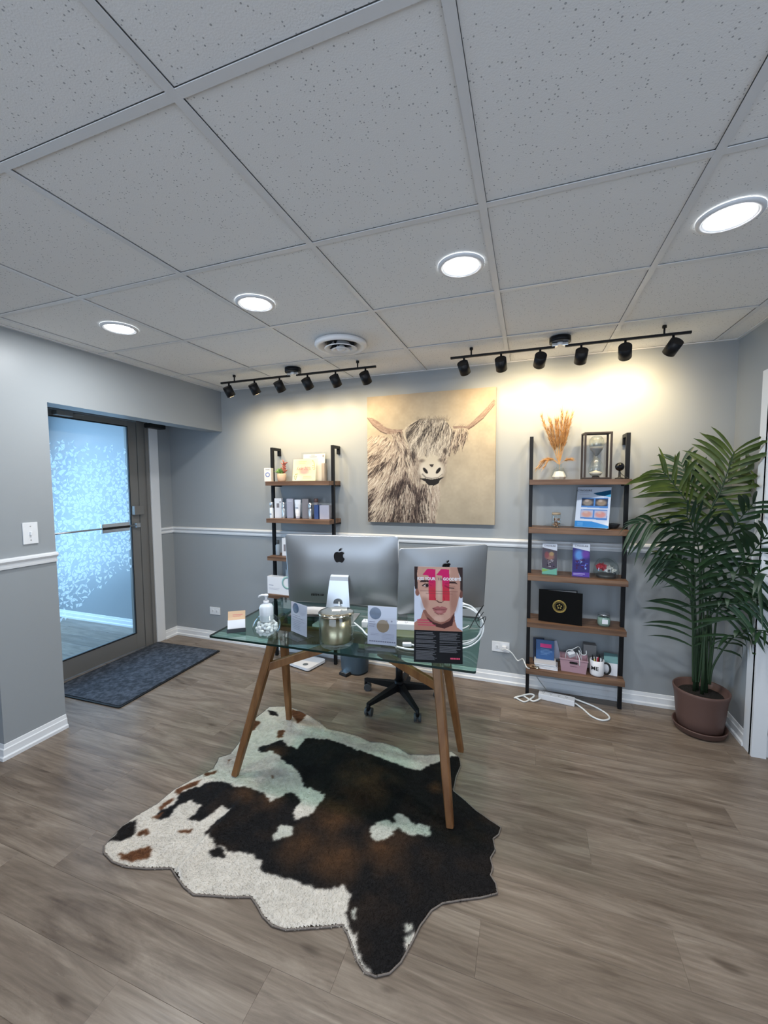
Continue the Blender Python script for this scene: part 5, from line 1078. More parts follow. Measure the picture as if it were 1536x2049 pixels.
# short hair tufts
nb = 60000; ii = rng.integers(0, len(co), nb); bp0 = co[ii]+np.c_[rng.uniform(-.003, .003, (nb, 2)), np.zeros(nb)]
an = -0.9+rng.normal(0, 0.45, nb)+0.8*np.sin(bp0[:, 0]*3); ln2 = rng.uniform(0.006, 0.012, nb); dirv = np.c_[np.cos(an), np.sin(an)]; pv = np.c_[-dirv[:, 1], dirv[:, 0]]*0.0009
v0 = bp0.copy(); v0[:, :2] -= pv; v1 = bp0.copy(); v1[:, :2] += pv; v2 = bp0.copy(); v2[:, :2] += dirv*ln2[:, None]; v2[:, 2] += rng.uniform(.001, .0035, nb)
vv = np.stack([v0, v1, v2], 1).reshape(-1, 3); cc = np.repeat(cl[ii]*rng.uniform(0.86, 1.14, (nb, 1)), 3, 0)
me = bpy.data.meshes.new('fur'); me.vertices.add(len(vv)); me.vertices.foreach_set('co', vv.astype(np.float32).ravel()); me.loops.add(nb*3); me.loops.foreach_set('vertex_index', np.arange(nb*3, dtype=np.int32)); me.polygons.add(nb); me.polygons.foreach_set('loop_start', np.arange(0, nb*3, 3, dtype=np.int32)); me.update(calc_edges=True)
at = me.color_attributes.new('Col', 'FLOAT_COLOR', 'POINT'); c2_ = np.clip(cc, 0, 1); c2_ = np.where(c2_ <= 0.04045, c2_/12.92, ((c2_+0.055)/1.055)**2.4); at.data.foreach_set('color', np.c_[c2_, np.ones(len(c2_))].astype(np.float32).ravel())
me.materials.append(M['hide']); o = bpy.data.objects.new('fur', me); C.objects.link(o); o.parent = t; o['kind'] = 'stuff'

t = thing('door_mat', 'dark blue-grey rectangular carpet mat in front of the glass entrance door', 'mat', (-1.095, -0.715, 0), 0.03)
MB().prism(rounded([(-0.36, -0.51), (0.365, -0.51), (0.365, 0.49), (-0.36, 0.49)], 0.02), 0.0005, 0.008).build('rubber_backing', 'matteblack', t)
MB().prism(rounded([(-0.345, -0.495), (0.35, -0.495), (0.35, 0.475), (-0.345, 0.475)], 0.015), 0.008, 0.0125).build('carpet_pile', mat('mat_pile', (0.035, 0.042, 0.055), 0.95, noise=((34, 34, 34), (0.10, 0.115, 0.145), 8, 0.40, 0.66), bump=(260, 1.0, 0.006)), t)

# ================================================================== LEFT SHELF GOODS (origin at shelf depth)
def pbox(label, x, y, z, w, d, h, m, rz=0.0, cat='box', group=None, marks=None, name='product_box'):
    t = thing(name, label, cat, (x, y, z), rz, group)
    MB().rbox((-w/2, -d/2, 0.0003), (w/2, d/2, h), 0.0012).build('carton', m, t)
    if marks: marks(t, w, d, h)
    return t
G = 'skincare cartons and bottles on the left shelf'
cream = mat('warm_white_card', (0.72, 0.70, 0.68), 0.5); greyc = mat('grey_carton', (0.24, 0.22, 0.23), 0.5); navy = mat('navy_carton', (0.05, 0.09, 0.24), 0.45); lil = mat('pale_grey_carton', (0.42, 0.42, 0.50), 0.5)
silver = mat('silver_bottle', (0.62, 0.66, 0.68), 0.2, 0.7); ringm = mat('blue_ring_ink', (0.20, 0.27, 0.55), 0.5); teal = mat('teal_ink', (0.30, 0.50, 0.47), 0.5)
I4 = TR()
def ringmark(t, w, d, h):
    MB().lathe([(0.013, -0.0002), (0.013, 0.0002), (0.020, 0.0002), (0.020, -0.0002)], 28, T=TR((0, -d/2-0.0008, h*0.52), 0, PI/2)).build('printed_ring', ringm, t)
    lines(t, I4, [(-w*.3, w*.3, h*0.88, .003)], dki, y=-d/2-0.0006)
pbox('small white carton with blue ring at the left end of the top left-shelf board', -0.205, -0.182, 1.535, 0.060, 0.055, 0.112, cream, 0.25, group=G, marks=ringmark)
# succulent
t = thing('potted_succulent', 'small succulent plant in beige pot on the top board of the left shelf', 'plant', (-0.120, -0.120, 1.535))
MB().lathe([(0.0005, 0.0005), (0.030, 0.0005), (0.036, 0.010), (0.040, 0.062), (0.038, 0.066), (0.034, 0.062), (0.0005, 0.060)], 24).build('pot', mat('beige_pot', (0.62, 0.47, 0.34), 0.6), t)
R3_ = random.Random(2)
gm = mat('succulent_green', (0.12, 0.24, 0.08), 0.5); rm_ = mat('succulent_red', (0.36, 0.11, 0.08), 0.5)
def tuft(n, cx, cz, r, m, hh, nm):
    for i in range(n):
        a = R3_.uniform(0, 2*PI); e = R3_.uniform(.1, 1.2); L_ = R3_.uniform(.5, 1)*r; b_ = Vector((cx, 0, cz+R3_.uniform(0, hh))); d = Vector((math.cos(a)*math.cos(e), math.sin(a)*math.cos(e), math.sin(e)))
        MB().tube([b_, b_+d*L_*.5, b_+d*L_], [0.004, 0.0065, 0.0008], 6).build(nm, m, t)
tuft(34, -0.014, 0.064, 0.060, gm, 0.016, 'leaf'); tuft(34, 0.026, 0.070, 0.036, rm_, 0.085, 'red_leaf')
# sale card holders
t = thing('sale_card', 'peach Sale 20 percent card with leaf sprigs on the left shelf top board', 'sign', (0.125, -0.170, 1.535), 0.02)
T = TR((0, 0, 0), 0, -0.14)
MB().rbox((-0.118, 0.0, 0.001), (0.118, 0.002, 0.192), 0.0006, T).rbox((-0.118, -0.03, 0.0003), (0.118, 0.05, 0.002), 0.0006).build('acrylic_holder', 'clear', t)
pc = Paint(120, 100, 0, 230, 0, 190, (0.94, 0.83, 0.68))
pc.c = pc.c*(1+0.02*pc.nz(40, 1)[..., None]); pc.ell(115, 100, 45, 38, (0.93, 0.62, 0.58), .9, .7); pc.ell(110, 30, 80, 30, (0.95, 0.78, 0.60), .8, .8); pc.ell(30, 170, 50, 30, (0.86, 0.88, 0.80), .7, .8)
for (x, y, a) in [(195, 18, .3), (208, 30, 1.3), (212, 45, .9), (200, 60, .2), (216, 62, 1.2), (200, 78, -.4), (212, 92, .1), (220, 80, 1.4), (20, 150, -.4), (30, 135, -.7), (40, 150, -.5), (22, 165, -.2), (38, 165, -.9), (30, 178, 0.1), (44, 132, -.7)]:
    pc.ell(x, y, 9, 4, (0.50, 0.55, 0.34), .85, .3, a)
for yy, xa, xb_ in ((22, 55, 130), (36, 62, 118), (152, 110, 190), (166, 105, 190)):
    for x in range(xa, xb_, 9): pc.stroke([(x, yy), (x+5, yy)], 2.2, (0.72, 0.55, 0.44), .8)
pc.build('printed_card', 'print', t, lambda a, b_: ((a-.5)*0.212, (1-b_)*0.18*0.14-0.004, 0.004+(1-b_)*0.178))
text('Sale 20%', 0.038, mat('rose_ink', (0.45, 0.10, 0.12), 0.5), t, TR((0, -0.0045, 0.103), 0, -0.14), shear=0.35)
t = thing('brochure_holder', 'clear holder with white brochures behind the peach sale card', 'brochures', (0.150, -0.062, 1.535), -0.02)
T = TR((0, 0, 0), 0, -0.10)
MB().rbox((-0.125, -0.002, 0.001), (0.125, 0.0, 0.245), 0.0006, T).rbox((-0.125, -0.03, 0.0003), (0.125, 0.05, 0.002), 0.0006).build('acrylic_holder', 'clear', t)
MB().rbox((-0.105, 0.001, 0.003), (0.105, 0.006, 0.232), 0.0006, T).build('brochure', cream, t)
lines(t, T, [(-0.03, 0.01, 0.222, .003), (-0.045, 0.03, 0.208, .003), (0.083, 0.095, 0.213, .016)], greyc, y=-0.0022)
MB().rbox((0.085, -0.005, 0.002), (0.112, 0.030, 0.150), 0.001).build('grey_booklet', mat('taupe_booklet', (0.40, 0.35, 0.30), 0.6), t)

# second board
Z2 = 1.222
def m_sq(t, w, d, h):
    lines(t, I4, [(-w*.2, w*.18, h*0.64, h*.22), (w*.22, w*.4, h*.82, h*.06)], greyc, y=-d/2-0.0006)
pbox('tall white carton with brown squares, leftmost on the second left-shelf board', -0.168, -0.100, Z2, 0.060, 0.062, 0.168, 'paper', 0.35, group=G, marks=m_sq)
def bottle(label, x, y, z, prof, m, cap=None, cat='bottle', rz=0):
    t = thing('bottle', label, cat, (x, y, z), rz, G)
    MB().lathe(prof, 20, cap=True).build('bottle_body', m, t)
    if cap: MB().lathe(cap[0], 20, cap=True).build('cap', cap[1], t)
    return t
b_ = bottle('white serum bottle with silver cap before the tall square-marked carton', -0.205, -0.155, Z2, [(0.016, 0.0003), (0.0165, 0.004), (0.0165, 0.086), (0.014, 0.090)], mat('white_gloss', (0.66, 0.72, 0.78), .2), ([(0.0145, 0.090), (0.0145, 0.135), (0.012, 0.138)], silver))
lines(b_, I4, [(-0.010, 0.010, 0.036, .006)], blue, y=-0.0168)
pbox('white carton behind the slim silver bottle on the second left-shelf board', -0.060, -0.085, Z2, 0.058, 0.060, 0.165, lil, 0.35, group=G, marks=lambda t, w, d, h: lines(t, I4, [(-w*.3, w*.3, h*0.9, .002), (-w*.3, w*.3, h*0.86, .002)], 'paper', y=-d/2-0.0006))
bottle('slim silver pump bottle, second from the left on the second board', -0.088, -0.150, Z2, [(0.013, 0.0003), (0.014, 0.004), (0.014, 0.085), (0.012, 0.088)], silver, ([(0.0125, 0.088), (0.0135, 0.092), (0.0135, 0.135), (0.011, 0.138)], 'steel'))
t = thing('cosmetic_tube', 'white squeeze tube standing on its cap, middle of the second left-shelf board', 'tube', (0.050, -0.150, Z2), 0.1, G)
mb = MB(); n_ = 20; secs = [(0.019, 0.019, 0.022), (0.022, 0.020, 0.05), (0.026, 0.012, 0.12), (0.029, 0.002, 0.160)]
for i in range(3):
    a = [(secs[i][0]*math.cos(2*PI*j/n_), secs[i][1]*math.sin(2*PI*j/n_), secs[i][2]) for j in range(n_)]; c_ = [(secs[i+1][0]*math.cos(2*PI*j/n_), secs[i+1][1]*math.sin(2*PI*j/n_), secs[i+1][2]) for j in range(n_)]
    mb.add(a+c_, [(j, (j+1) % n_, n_+(j+1) % n_, n_+j) for j in range(n_)], True)
mb.add([(secs[3][0]*math.cos(2*PI*j/n_), secs[3][1]*math.sin(2*PI*j/n_), secs[3][2]) for j in range(n_)], [tuple(range(n_))])
mb.build('tube_body', 'paper', t); MB().cyl((0, 0, 0.0003), (0, 0, 0.022), 0.018, 20).build('cap', lil, t); lines(t, I4, [(-0.012, 0.012, 0.092, .006)], blue, y=-0.020)
pbox('grey-brown carton right of the white squeeze tube on the second board', 0.098, -0.100, Z2, 0.052, 0.060, 0.165, greyc, 0.35, group=G)
bottle('slim silver bottle with brown top, right part of the second left-shelf board', 0.168, -0.150, Z2, [(0.013, 0.0003), (0.014, 0.004), (0.014, 0.085), (0.012, 0.088)], silver, ([(0.013, 0.088), (0.014, 0.092), (0.014, 0.134), (0.011, 0.137)], 'steel'))
bottle('dark brown capped bottle behind the right silver bottle on the second board', 0.192, -0.095, Z2, [(0.020, 0.0003), (0.021, 0.004), (0.021, 0.13), (0.018, 0.136)], greyc, ([(0.018, 0.136), (0.019, 0.140), (0.019, 0.165), (0.016, 0.168)], mat('brown_cap', (0.08, 0.04, 0.035), .4)))
pbox('navy blue carton beside the pale carton on the second left-shelf board', 0.222, -0.120, Z2, 0.038, 0.06, 0.118, navy, 0.0, group=G)
pbox('pale grey-lilac carton at the right end of the second left-shelf board', 0.292, -0.120, Z2, 0.082, 0.06, 0.116, lil, 0.15, group=G)
# third board
pbox('white carton with a blue stripe on the third left-shelf board', -0.085, -0.110, 0.900, 0.075, 0.06, 0.150, 'paper', 0.2, group=G, marks=lambda t, w, d, h: lines(t, I4, [(-w*.3, -w*.05, h*0.45, h*.4)], greyc, y=-d/2-0.0006))
bottle('grey glass bottle with dark cap on the third left-shelf board', -0.165, -0.135, 0.900, [(0.017, 0.0003), (0.019, 0.004), (0.019, 0.085), (0.012, 0.098)], mat('grey_glass', (0.35, 0.40, 0.44), .15), ([(0.013, 0.098), (0.014, 0.102), (0.014, 0.128), (0.012, 0.130)], 'darkgrey'))
# fourth board
def tealmark(t, w, d, h):
    MB().lathe([(0.038, -0.0002), (0.038, 0.0002), (0.055, 0.0002), (0.055, -0.0002)], 36, T=TR((0.075, -d/2-0.0008, h*0.72), 0, PI/2)).build('printed_ring', teal, t)
    lines(t, I4, [(-w*.44, -w*.26, h*0.50, .004), (-w*.44, -w*.02, h*0.34, .0015), (-w*.44, -w*.05, h*0.27, .0015)], inkl, y=-d/2-0.0006)
pbox('wide white carton with a teal ring on the fourth left-shelf board', -0.105, -0.176, 0.575, 0.260, 0.055, 0.150, 'paper', -0.05, group=G, marks=tealmark)
bottle('grey frosted bottle behind the teal-ring carton', -0.095, -0.075, 0.575, [(0.030, 0.0003), (0.032, 0.006), (0.032, 0.19), (0.022, 0.205)], mat('frost_grey', (0.42, 0.44, 0.45), .3), ([(0.018, 0.205), (0.018, 0.235), (0.015, 0.238)], greyc))
# lowest board: seen through the desk glass
pbox('dark green storage box on the lowest left-shelf board, seen through the desk', 0.03, -0.110, 0.250, 0.20, 0.13, 0.16, mat('green_box', (0.05, 0.10, 0.07), .5), 0.0)
pbox('low beige box at the right end of the lowest left-shelf board', 0.25, -0.110, 0.250, 0.14, 0.13, 0.09, cream, 0.0)

# ================================================================== RIGHT SHELF GOODS
t = thing('pampas_vase', 'faceted clear glass vase of tan dried pampas grass on the right shelf', 'vase', (2.062, -0.105, 1.530))
MB().lathe([(0.0005, 0.0006), (0.036, 0.001), (0.050, 0.018), (0.052, 0.030), (0.030, 0.075), (0.017, 0.085), (0.017, 0.104), (0.019, 0.106)], 8, smooth=False).build('glass_vase', 'cup', t)
MB().lathe([(0.0005, 0.004), (0.033, 0.006), (0.044, 0.020), (0.028, 0.055), (0.0005, 0.060)], 8, smooth=False).build('glass_facets', mat('cut_glass', (0.75, 0.74, 0.72), 0.1, spec=0.8), t)
R4 = random.Random(21)
tanm = mat('pampas_tan', (0.52, 0.27, 0.09), 0.9, noise=((30, 30, 30), (0.66, 0.42, 0.18), 3, .3, .7)); 
plume = []
for k in range(24):
    if k >= 14 or k < 10: a = math.radians(R4.uniform(72, 110)); ht = R4.uniform(0.22, 0.36); dr = 0.0
    elif k < 13: a = math.radians(R4.uniform(118, 138)); ht = R4.uniform(0.16, 0.22); dr = 1.0
    else: a = math.radians(50); ht = 0.11; dr = 0.4
    a2 = R4.uniform(-.22, .12)
    p = [Vector((0, 0, 0.03)), Vector((0, 0, 0.10))]
    for s_ in range(1, 6):
        u = s_/5; p.append(Vector((math.cos(a)*ht*u, a2*ht*u, 0.10+math.sin(a)*ht*u-dr*0.13*u*u*(1 if 10 <= k < 14 else 0))))
    if dr > .9: p[-1].z -= 0.03; p[-1].x -= 0.012
    st = MB().tube(p, 0.0012, 5).build('stalk', tanm, t)
    pl = smooth_pts(p[3:], 8); mb = MB()
    for i in range(190):
        j = R4.randrange(len(pl)-1); b0 = pl[j]; dd = (pl[min(j+1, len(pl)-1)]-pl[max(j-1, 0)]).normalized()
        q = Vector((R4.uniform(-1, 1), R4.uniform(-1, 1), R4.uniform(-1, 1))).normalized(); e = b0+dd*R4.uniform(.014, .030)+q*R4.uniform(.010, .028); w_ = dd.cross(q).normalized()*0.0016
        mb.add([b0-w_, b0+w_, e], [(0, 1, 2)])
    o = mb.build('plume', tanm, st); o['kind'] = 'stuff'

t = thing('hourglass', 'hourglass in a tall dark rectangular frame on top of the right shelf', 'hourglass', (2.285, -0.105, 1.530), 0.10)
w_ = 0.083; h_ = 0.305; fm2 = mat('hourglass_frame', (0.035, 0.027, 0.025), 0.45, 0.2)
MB().rbox((-w_, -0.050, 0.0003), (w_, 0.050, 0.012), 0.002).build('base_plate', fm2, t)
MB().rbox((-w_, -0.050, h_-0.010), (w_, -0.038, h_), 0.001).rbox((-w_, 0.038, h_-0.010), (w_, 0.050, h_), 0.001).rbox((-w_, -0.038, h_-0.010), (-w_+0.012, 0.038, h_), 0.001).rbox((w_-0.012, -0.038, h_-0.010), (w_, 0.038, h_), 0.001).box((-w_+0.01, -0.04, h_-0.004), (w_-0.01, 0.04, h_-0.001)).build('top_frame', fm2, t)
for a in (-1, 1):
    for b_ in (-1, 1): MB().rbox((a*w_-(0.0115 if a > 0 else 0), b_*0.05-(0.0115 if b_ > 0 else 0), 0.012), (a*w_+(0.0115 if a < 0 else 0), b_*0.05+(0.0115 if b_ < 0 else 0), h_-0.010), 0.001).build('corner_post', fm2, t)
gp = [(0.012, 0.022), (0.030, 0.026), (0.043, 0.045), (0.046, 0.070), (0.038, 0.105), (0.018, 0.135), (0.0055, 0.150), (0.018, 0.166), (0.038, 0.196), (0.046, 0.230), (0.043, 0.258), (0.030, 0.278), (0.012, 0.284)]
MB().lathe(gp, 30).build('glass_bulbs', 'cup', t)
sand = mat('grey_sand', (0.22, 0.22, 0.23), 0.9)
MB().lathe([(0.0045, 0.151), (0.017, 0.167), (0.036, 0.197), (0.041, 0.213), (0.0005, 0.211)], 26).build('upper_sand', sand, t)
MB().lathe([(0.0005, 0.0245), (0.028, 0.0275), (0.040, 0.045), (0.020, 0.052), (0.0005, 0.060)], 26).build('lower_sand', mat('pale_sand', (0.55, 0.52, 0.47), .9), t)
MB().lathe([(0.0005, 0.012), (0.024, 0.012), (0.020, 0.022), (0.0005, 0.023)], 20).build('foot_disc', fm2, t)
t = thing('webcam', 'small glossy black ball webcam at the right end of the right shelf top', 'camera', (2.412, -0.168, 1.530), 0.0)
MB().sphere((0, 0, 0.078), 0.027, 22, 14).build('camera_ball', mat('gloss_black', (0.006, 0.006, 0.007), 0.08), t)
MB().cyl((0, -0.0245, 0.080), (0, -0.028, 0.080), 0.011, 20).build('lens', 'screen', t)
MB().lathe([(0.0005, 0.0005), (0.026, 0.0005), (0.026, 0.006), (0.008, 0.012), (0.006, 0.052)], 20).build('foot', 'matteblack', t)
MB().tube(smooth_pts([(0.004, 0.004, 0.045), (0.015, 0.01, 0.03), (0.032, -0.005, 0.015), (0.048, -0.02, 0.006), (0.030, 0.03, 0.004)], 5), 0.0018, 6).build('lead', 'matteblack', t)
# board 2: treatment flyer, spice jar, dark bowl
t = thing('flyer_stand', 'white and blue treatment flyer with four photos in a holder, second right-shelf board', 'flyer', (2.262, -0.135, 1.205), -0.36, 'brochure holders on the right shelf')
T = TR((0, 0, 0), 0, -0.22)
MB().rbox((-0.110, 0.0015, 0.003), (0.110, 0.0035, 0.275), 0.0006, T).rbox((-0.110, -0.02, 0.0003), (0.110, 0.06, 0.002), 0.0006).build('acrylic_holder', 'clear', t)
pc = Paint(110, 140, 0, 1000, 0, 1280, (0.80, 0.83, 0.88))
pc.poly([(480, 190), (1000, 80), (1000, 300), (820, 280), (600, 250)], (0.04, 0.32, 0.46)); pc.poly([(820, 280), (1000, 210), (1000, 310)], (0.25, 0.62, 0.78))
for y in range(2): 
    pc.poly([(150, 340+y*370), (930, 330+y*370), (940, 660+y*370), (150, 640+y*370)], (0.30, 0.50, 0.74))
for (cx2, cy2, cl2) in ((340, 470, (0.55, 0.50, 0.45)), (740, 470, (0.58, 0.50, 0.42)), (340, 840, (0.78, 0.58, 0.53)), (740, 840, (0.80, 0.55, 0.52))):
    pc.poly([(cx2-180, cy2-110), (cx2+180, cy2-110), (cx2+180, cy2+120), (cx2-180, cy2+120)], (0.20, 0.22, 0.28) if cy2 < 600 else (0.70, 0.70, 0.78)); pc.ell(cx2, cy2+20, 150, 95, cl2, 1, .5); pc.ell(cx2-30, cy2-40, 60, 40, (0.80, 0.72, 0.68), .6, .7)
pc.poly([(0, 1080), (500, 1080), (1000, 1200), (1000, 1280), (0, 1280)], (0.20, 0.52, 0.78))
for k in range(4): pc.stroke([(80, 1130+k*30), (240, 1130+k*30)], 6, (0.5, 0.72, 0.9), .8)
for k in range(2): pc.stroke([(70, 160+k*60), (360, 160+k*60)], 8, (0.62, 0.64, 0.70), .8)
pc.build('printed_flyer', 'print', t, lambda a, b_: ((a-.5)*0.206, (1-b_)*0.266*0.2236-0.0005, 0.006+(1-b_)*0.266))
text('CYNOSURE', 0.018, dki, t, TR((-0.058, 0.0535, 0.250), 0, -0.22), bold=0.0002)
t = thing('lidded_jar', 'small clear jar of brown pods with tan lid on the second right-shelf board', 'jar', (2.048, -0.135, 1.205), 0)
MB().lathe([(0.0005, 0.0006), (0.027, 0.001), (0.029, 0.005), (0.029, 0.085), (0.027, 0.090)], 24).build('glass_body', 'cup', t)
MB().cyl((0, 0, 0.088), (0, 0, 0.102), 0.027, 24).build('lid', mat('tan_lid', (0.42, 0.31, 0.20), .6), t)
mb = MB()
for i in range(60):
    a = R4.uniform(0, 2*PI); r = R4.uniform(0, .021); mb.sphere((r*math.cos(a), r*math.sin(a), R4.uniform(.008, .062)), R4.uniform(.004, .007), 6, 4)
mb.build('contents', mat('brown_pods', (0.14, 0.075, 0.045), .7, noise=((60, 60, 60), (0.36, 0.22, 0.14), 2, .4, .6)), t)['kind'] = 'stuff'
t = thing('display_dish', 'dark oval dish on the second right-shelf board behind the palm leaves', 'dish', (2.398, -0.080, 1.205), 0)
MB().lathe([(0.0005, 0.001), (0.022, 0.001), (0.030, 0.006), (0.044, 0.028), (0.046, 0.030), (0.042, 0.028), (0.026, 0.009), (0.0005, 0.007)], 28).build('bowl', 'darkgrey', t)
# board 3: two leaflet stands and fruit bowl
def leaflet(label, x, y, w, h, rz, side, seed):
    t = thing('leaflet_stand', label, 'flyer', (x, y, 0.882), rz, 'brochure holders on the right shelf'); T = TR((0, 0, 0), 0, -0.10)
    MB().rbox((-w/2, 0.001, 0.003), (w/2, 0.012, h), 0.001, T).build('leaflet_stack', 'paper', t)
    MB().rbox((-w/2-.003, -0.004, 0.003), (-w/2-.001, 0.012, h*.42), 0.0005, T).rbox((w/2+.001, -0.004, 0.003), (w/2+.003, 0.012, h*.42), 0.0005, T).rbox((-w/2-.003, -0.02, 0.0003), (w/2+.003, 0.05, 0.002), 0.0005).build('acrylic_holder', 'clear', t)
    pc = Paint(60, 120, 0, 100, 0, 210, (0.20, 0.18, 0.22))
    if side == 0:
        pc.c[:] = (0.30, 0.28, 0.32); pc.ell(50, 90, 30, 22, (0.56, 0.40, 0.36), 1, .6); pc.ell(62, 70, 16, 14, (0.62, 0.52, 0.38), 1, .6); pc.ell(30, 78, 15, 22, (0.50, 0.28, 0.30), .9, .6)
        for k in range(26): pc.ell(58+R4.uniform(-22, 22), 135+R4.uniform(-24, 24), 5, 4, R4.choice([(0.62, 0.60, 0.62), (0.16, 0.12, 0.20), (0.30, 0.24, 0.34)]), .9, .4)
        pc.poly([(0, 168), (60, 178), (100, 165), (100, 210), (0, 210)], (0.42, 0.66, 0.58)); pc.poly([(0, 172), (50, 180), (0, 196)], (0.50, 0.64, 0.34))
    else:
        pc.c[:] = (0.20, 0.18, 0.42); pc.ell(38, 75, 26, 34, (0.36, 0.56, 0.80), .95, .8); pc.ell(76, 66, 22, 26, (0.42, 0.26, 0.60), .9, .8)
        for k in range(30): pc.ell(50+R4.uniform(-30, 34), 128+R4.uniform(-34, 30), R4.uniform(3, 9), R4.uniform(3, 7), R4.choice([(0.55, 0.72, 0.90), (0.18, 0.12, 0.32), (0.32, 0.34, 0.70), (0.30, 0.10, 0.22)]), .85, .5)
        pc.poly([(0, 185), (100, 180), (100, 210), (0, 210)], (0.33, 0.24, 0.58)); pc.stroke([(8, 192), (72, 192)], 1.8, (0.8, 0.78, 0.9), .9); pc.stroke([(8, 200), (60, 200)], 1.5, (0.7, 0.68, 0.85), .9)
    pc.poly([(0, 0), (100, 0), (100, 48), (60, 40), (0, 28)], (0.78, 0.80, 0.84))
    pc.build('printed_leaflet', 'print', t, lambda a, b_: ((a-.5)*w, (1-b_)*h*.1-0.0006, 0.002+(1-b_)*(h-.002)))
    text('CYNOSURE', w*.15, dki, t, TR((0, h*.092-0.0012, h*.92), 0, -0.10), bold=0.0002)
leaflet('slim leaflet with food photos and green foot, left on the third right-shelf board', 2.012, -0.150, 0.094, 0.212, -0.05, 0, 1)
leaflet('blue and purple leaflet stack in the middle of the third right-shelf board', 2.205, -0.160, 0.104, 0.222, -0.12, 1, 2)
t = thing('fruit_dome', 'clear glass dome over red and white dried flowers on the third right-shelf board', 'ornament', (2.362, -0.115, 0.882), 0)
MB().lathe([(0.0005, 0.0006), (0.060, 0.001), (0.070, 0.010), (0.078, 0.040), (0.070, 0.085), (0.048, 0.118), (0.020, 0.132), (0.0005, 0.134)], 32).build('glass_dome', 'cup', t)
redm = mat('red_petals', (0.40, 0.02, 0.04), .6); whm = mat('white_petals', (0.60, 0.58, 0.54), .7)
MB().cyl((0, 0, 0.004), (0, 0, 0.020), 0.058, 24).build('dark_base', 'darkgrey', t)
for nm, m_, cx2, cz2, n2_ in (('red_flower', redm, -0.030, 0.058, 26), ('white_flower', whm, 0.024, 0.044, 26)):
    mb = MB()
    for i in range(n2_):
        a = R4.uniform(0, 2*PI); e = R4.uniform(-.3, 1.5); L_ = R4.uniform(.026, .046); b0 = Vector((cx2, 0, cz2)); d = Vector((math.cos(a)*math.cos(e), math.sin(a)*math.cos(e), math.sin(e))); s_ = d.orthogonal().normalized()*.013
        mb.add([b0, b0+d*L_*.6+s_, b0+d*L_, b0+d*L_*.6-s_], [(0, 1, 2, 3)])
        mb.sphere(b0+d*L_*.5, .010, 6, 4)
    mb.build(nm, m_, t)
MB().sphere((0.012, -0.035, 0.052), 0.007, 10, 8).sphere((0.045, -0.02, 0.03), 0.010, 10, 8).build('dark_berries', 'darkgrey', t)
# board 4: black folder with gold seal and candle
t = thing('certificate_folder', 'open black folder with round gold seal on the fourth right-shelf board', 'folder', (2.078, -0.155, 0.558), 0)
blk = mat('black_leatherette', (0.004, 0.004, 0.004), 0.6, spec=0.12)
FP = lambda a_: TR((-0.130, 0, 0.0003), a_)
fr = MB().rbox((0, -0.003, 0), (0.272, 0, 0.220), 0.001, FP(-0.13)); fr.build('front_cover', blk, t)
MB().rbox((0, 0.001, 0), (0.245, 0.004, 0.220), 0.001, FP(0.10)).build('back_cover', blk, t)
MB().rbox((0.015, -0.001, 0.015), (0.238, 0.0005, 0.217), 0.0004, FP(0.085)).build('certificate', cream, t)
FT = TR((-0.130, 0, 0.0003), -0.13) @ TR((0.128, 0, 0)); gd = mat('gold_foil', (0.55, 0.40, 0.12), 0.35, 0.8)
se = MB()
for r_, r2_ in ((0.0395, 0.043), (0.034, 0.0375), (0.0005, 0.0)):
    if r2_: se.lathe([(r_, -0.0002), (r_, 0.0002), (r2_, 0.0002), (r2_, -0.0002)], 40, T=FT @ TR((0.004, -0.0038, 0.115), 0, PI/2))
for k in range(24):
    a = 2*PI*k/24; se.cyl(FT @ Vector((0.004+0.0285*math.cos(a), -0.0034, 0.115+0.0285*math.sin(a))), FT @ Vector((0.004+0.0285*math.cos(a), -0.0038, 0.115+0.0285*math.sin(a))), 0.0020, 6)
for k in range(5):
    a = PI/2+2*PI*k/5; se.cyl(FT @ Vector((0.004+0.012*math.cos(a), -0.0034, 0.115+0.012*math.sin(a))), FT @ Vector((0.004+0.012*math.cos(a), -0.0038, 0.115+0.012*math.sin(a))), 0.0045, 8)
se.build('gold_seal', gd, t)
t = thing('candle_glass', 'pale green glass candle at the right of the fourth right-shelf board', 'candle', (2.355, -0.125, 0.558), 0)
MB().lathe([(0.0005, 0.0006), (0.036, 0.001), (0.041, 0.012), (0.042, 0.045), (0.036, 0.066), (0.033, 0.074)], 28).build('glass_cup', 'cup', t)
MB().lathe([(0.0005, 0.004), (0.034, 0.004), (0.038, 0.014), (0.038, 0.044), (0.034, 0.054), (0.0005, 0.054)], 24).build('wax', mat('mint_wax', (0.32, 0.45, 0.38), .5), t)
MB().cyl((0, 0, 0.0735), (0, 0, 0.079), 0.034, 26).build('lid', 'alu', t)
MB().box((-0.016, -0.0432, 0.022), (0.018, -0.0425, 0.052)).build('paper_label', 'paper', t)
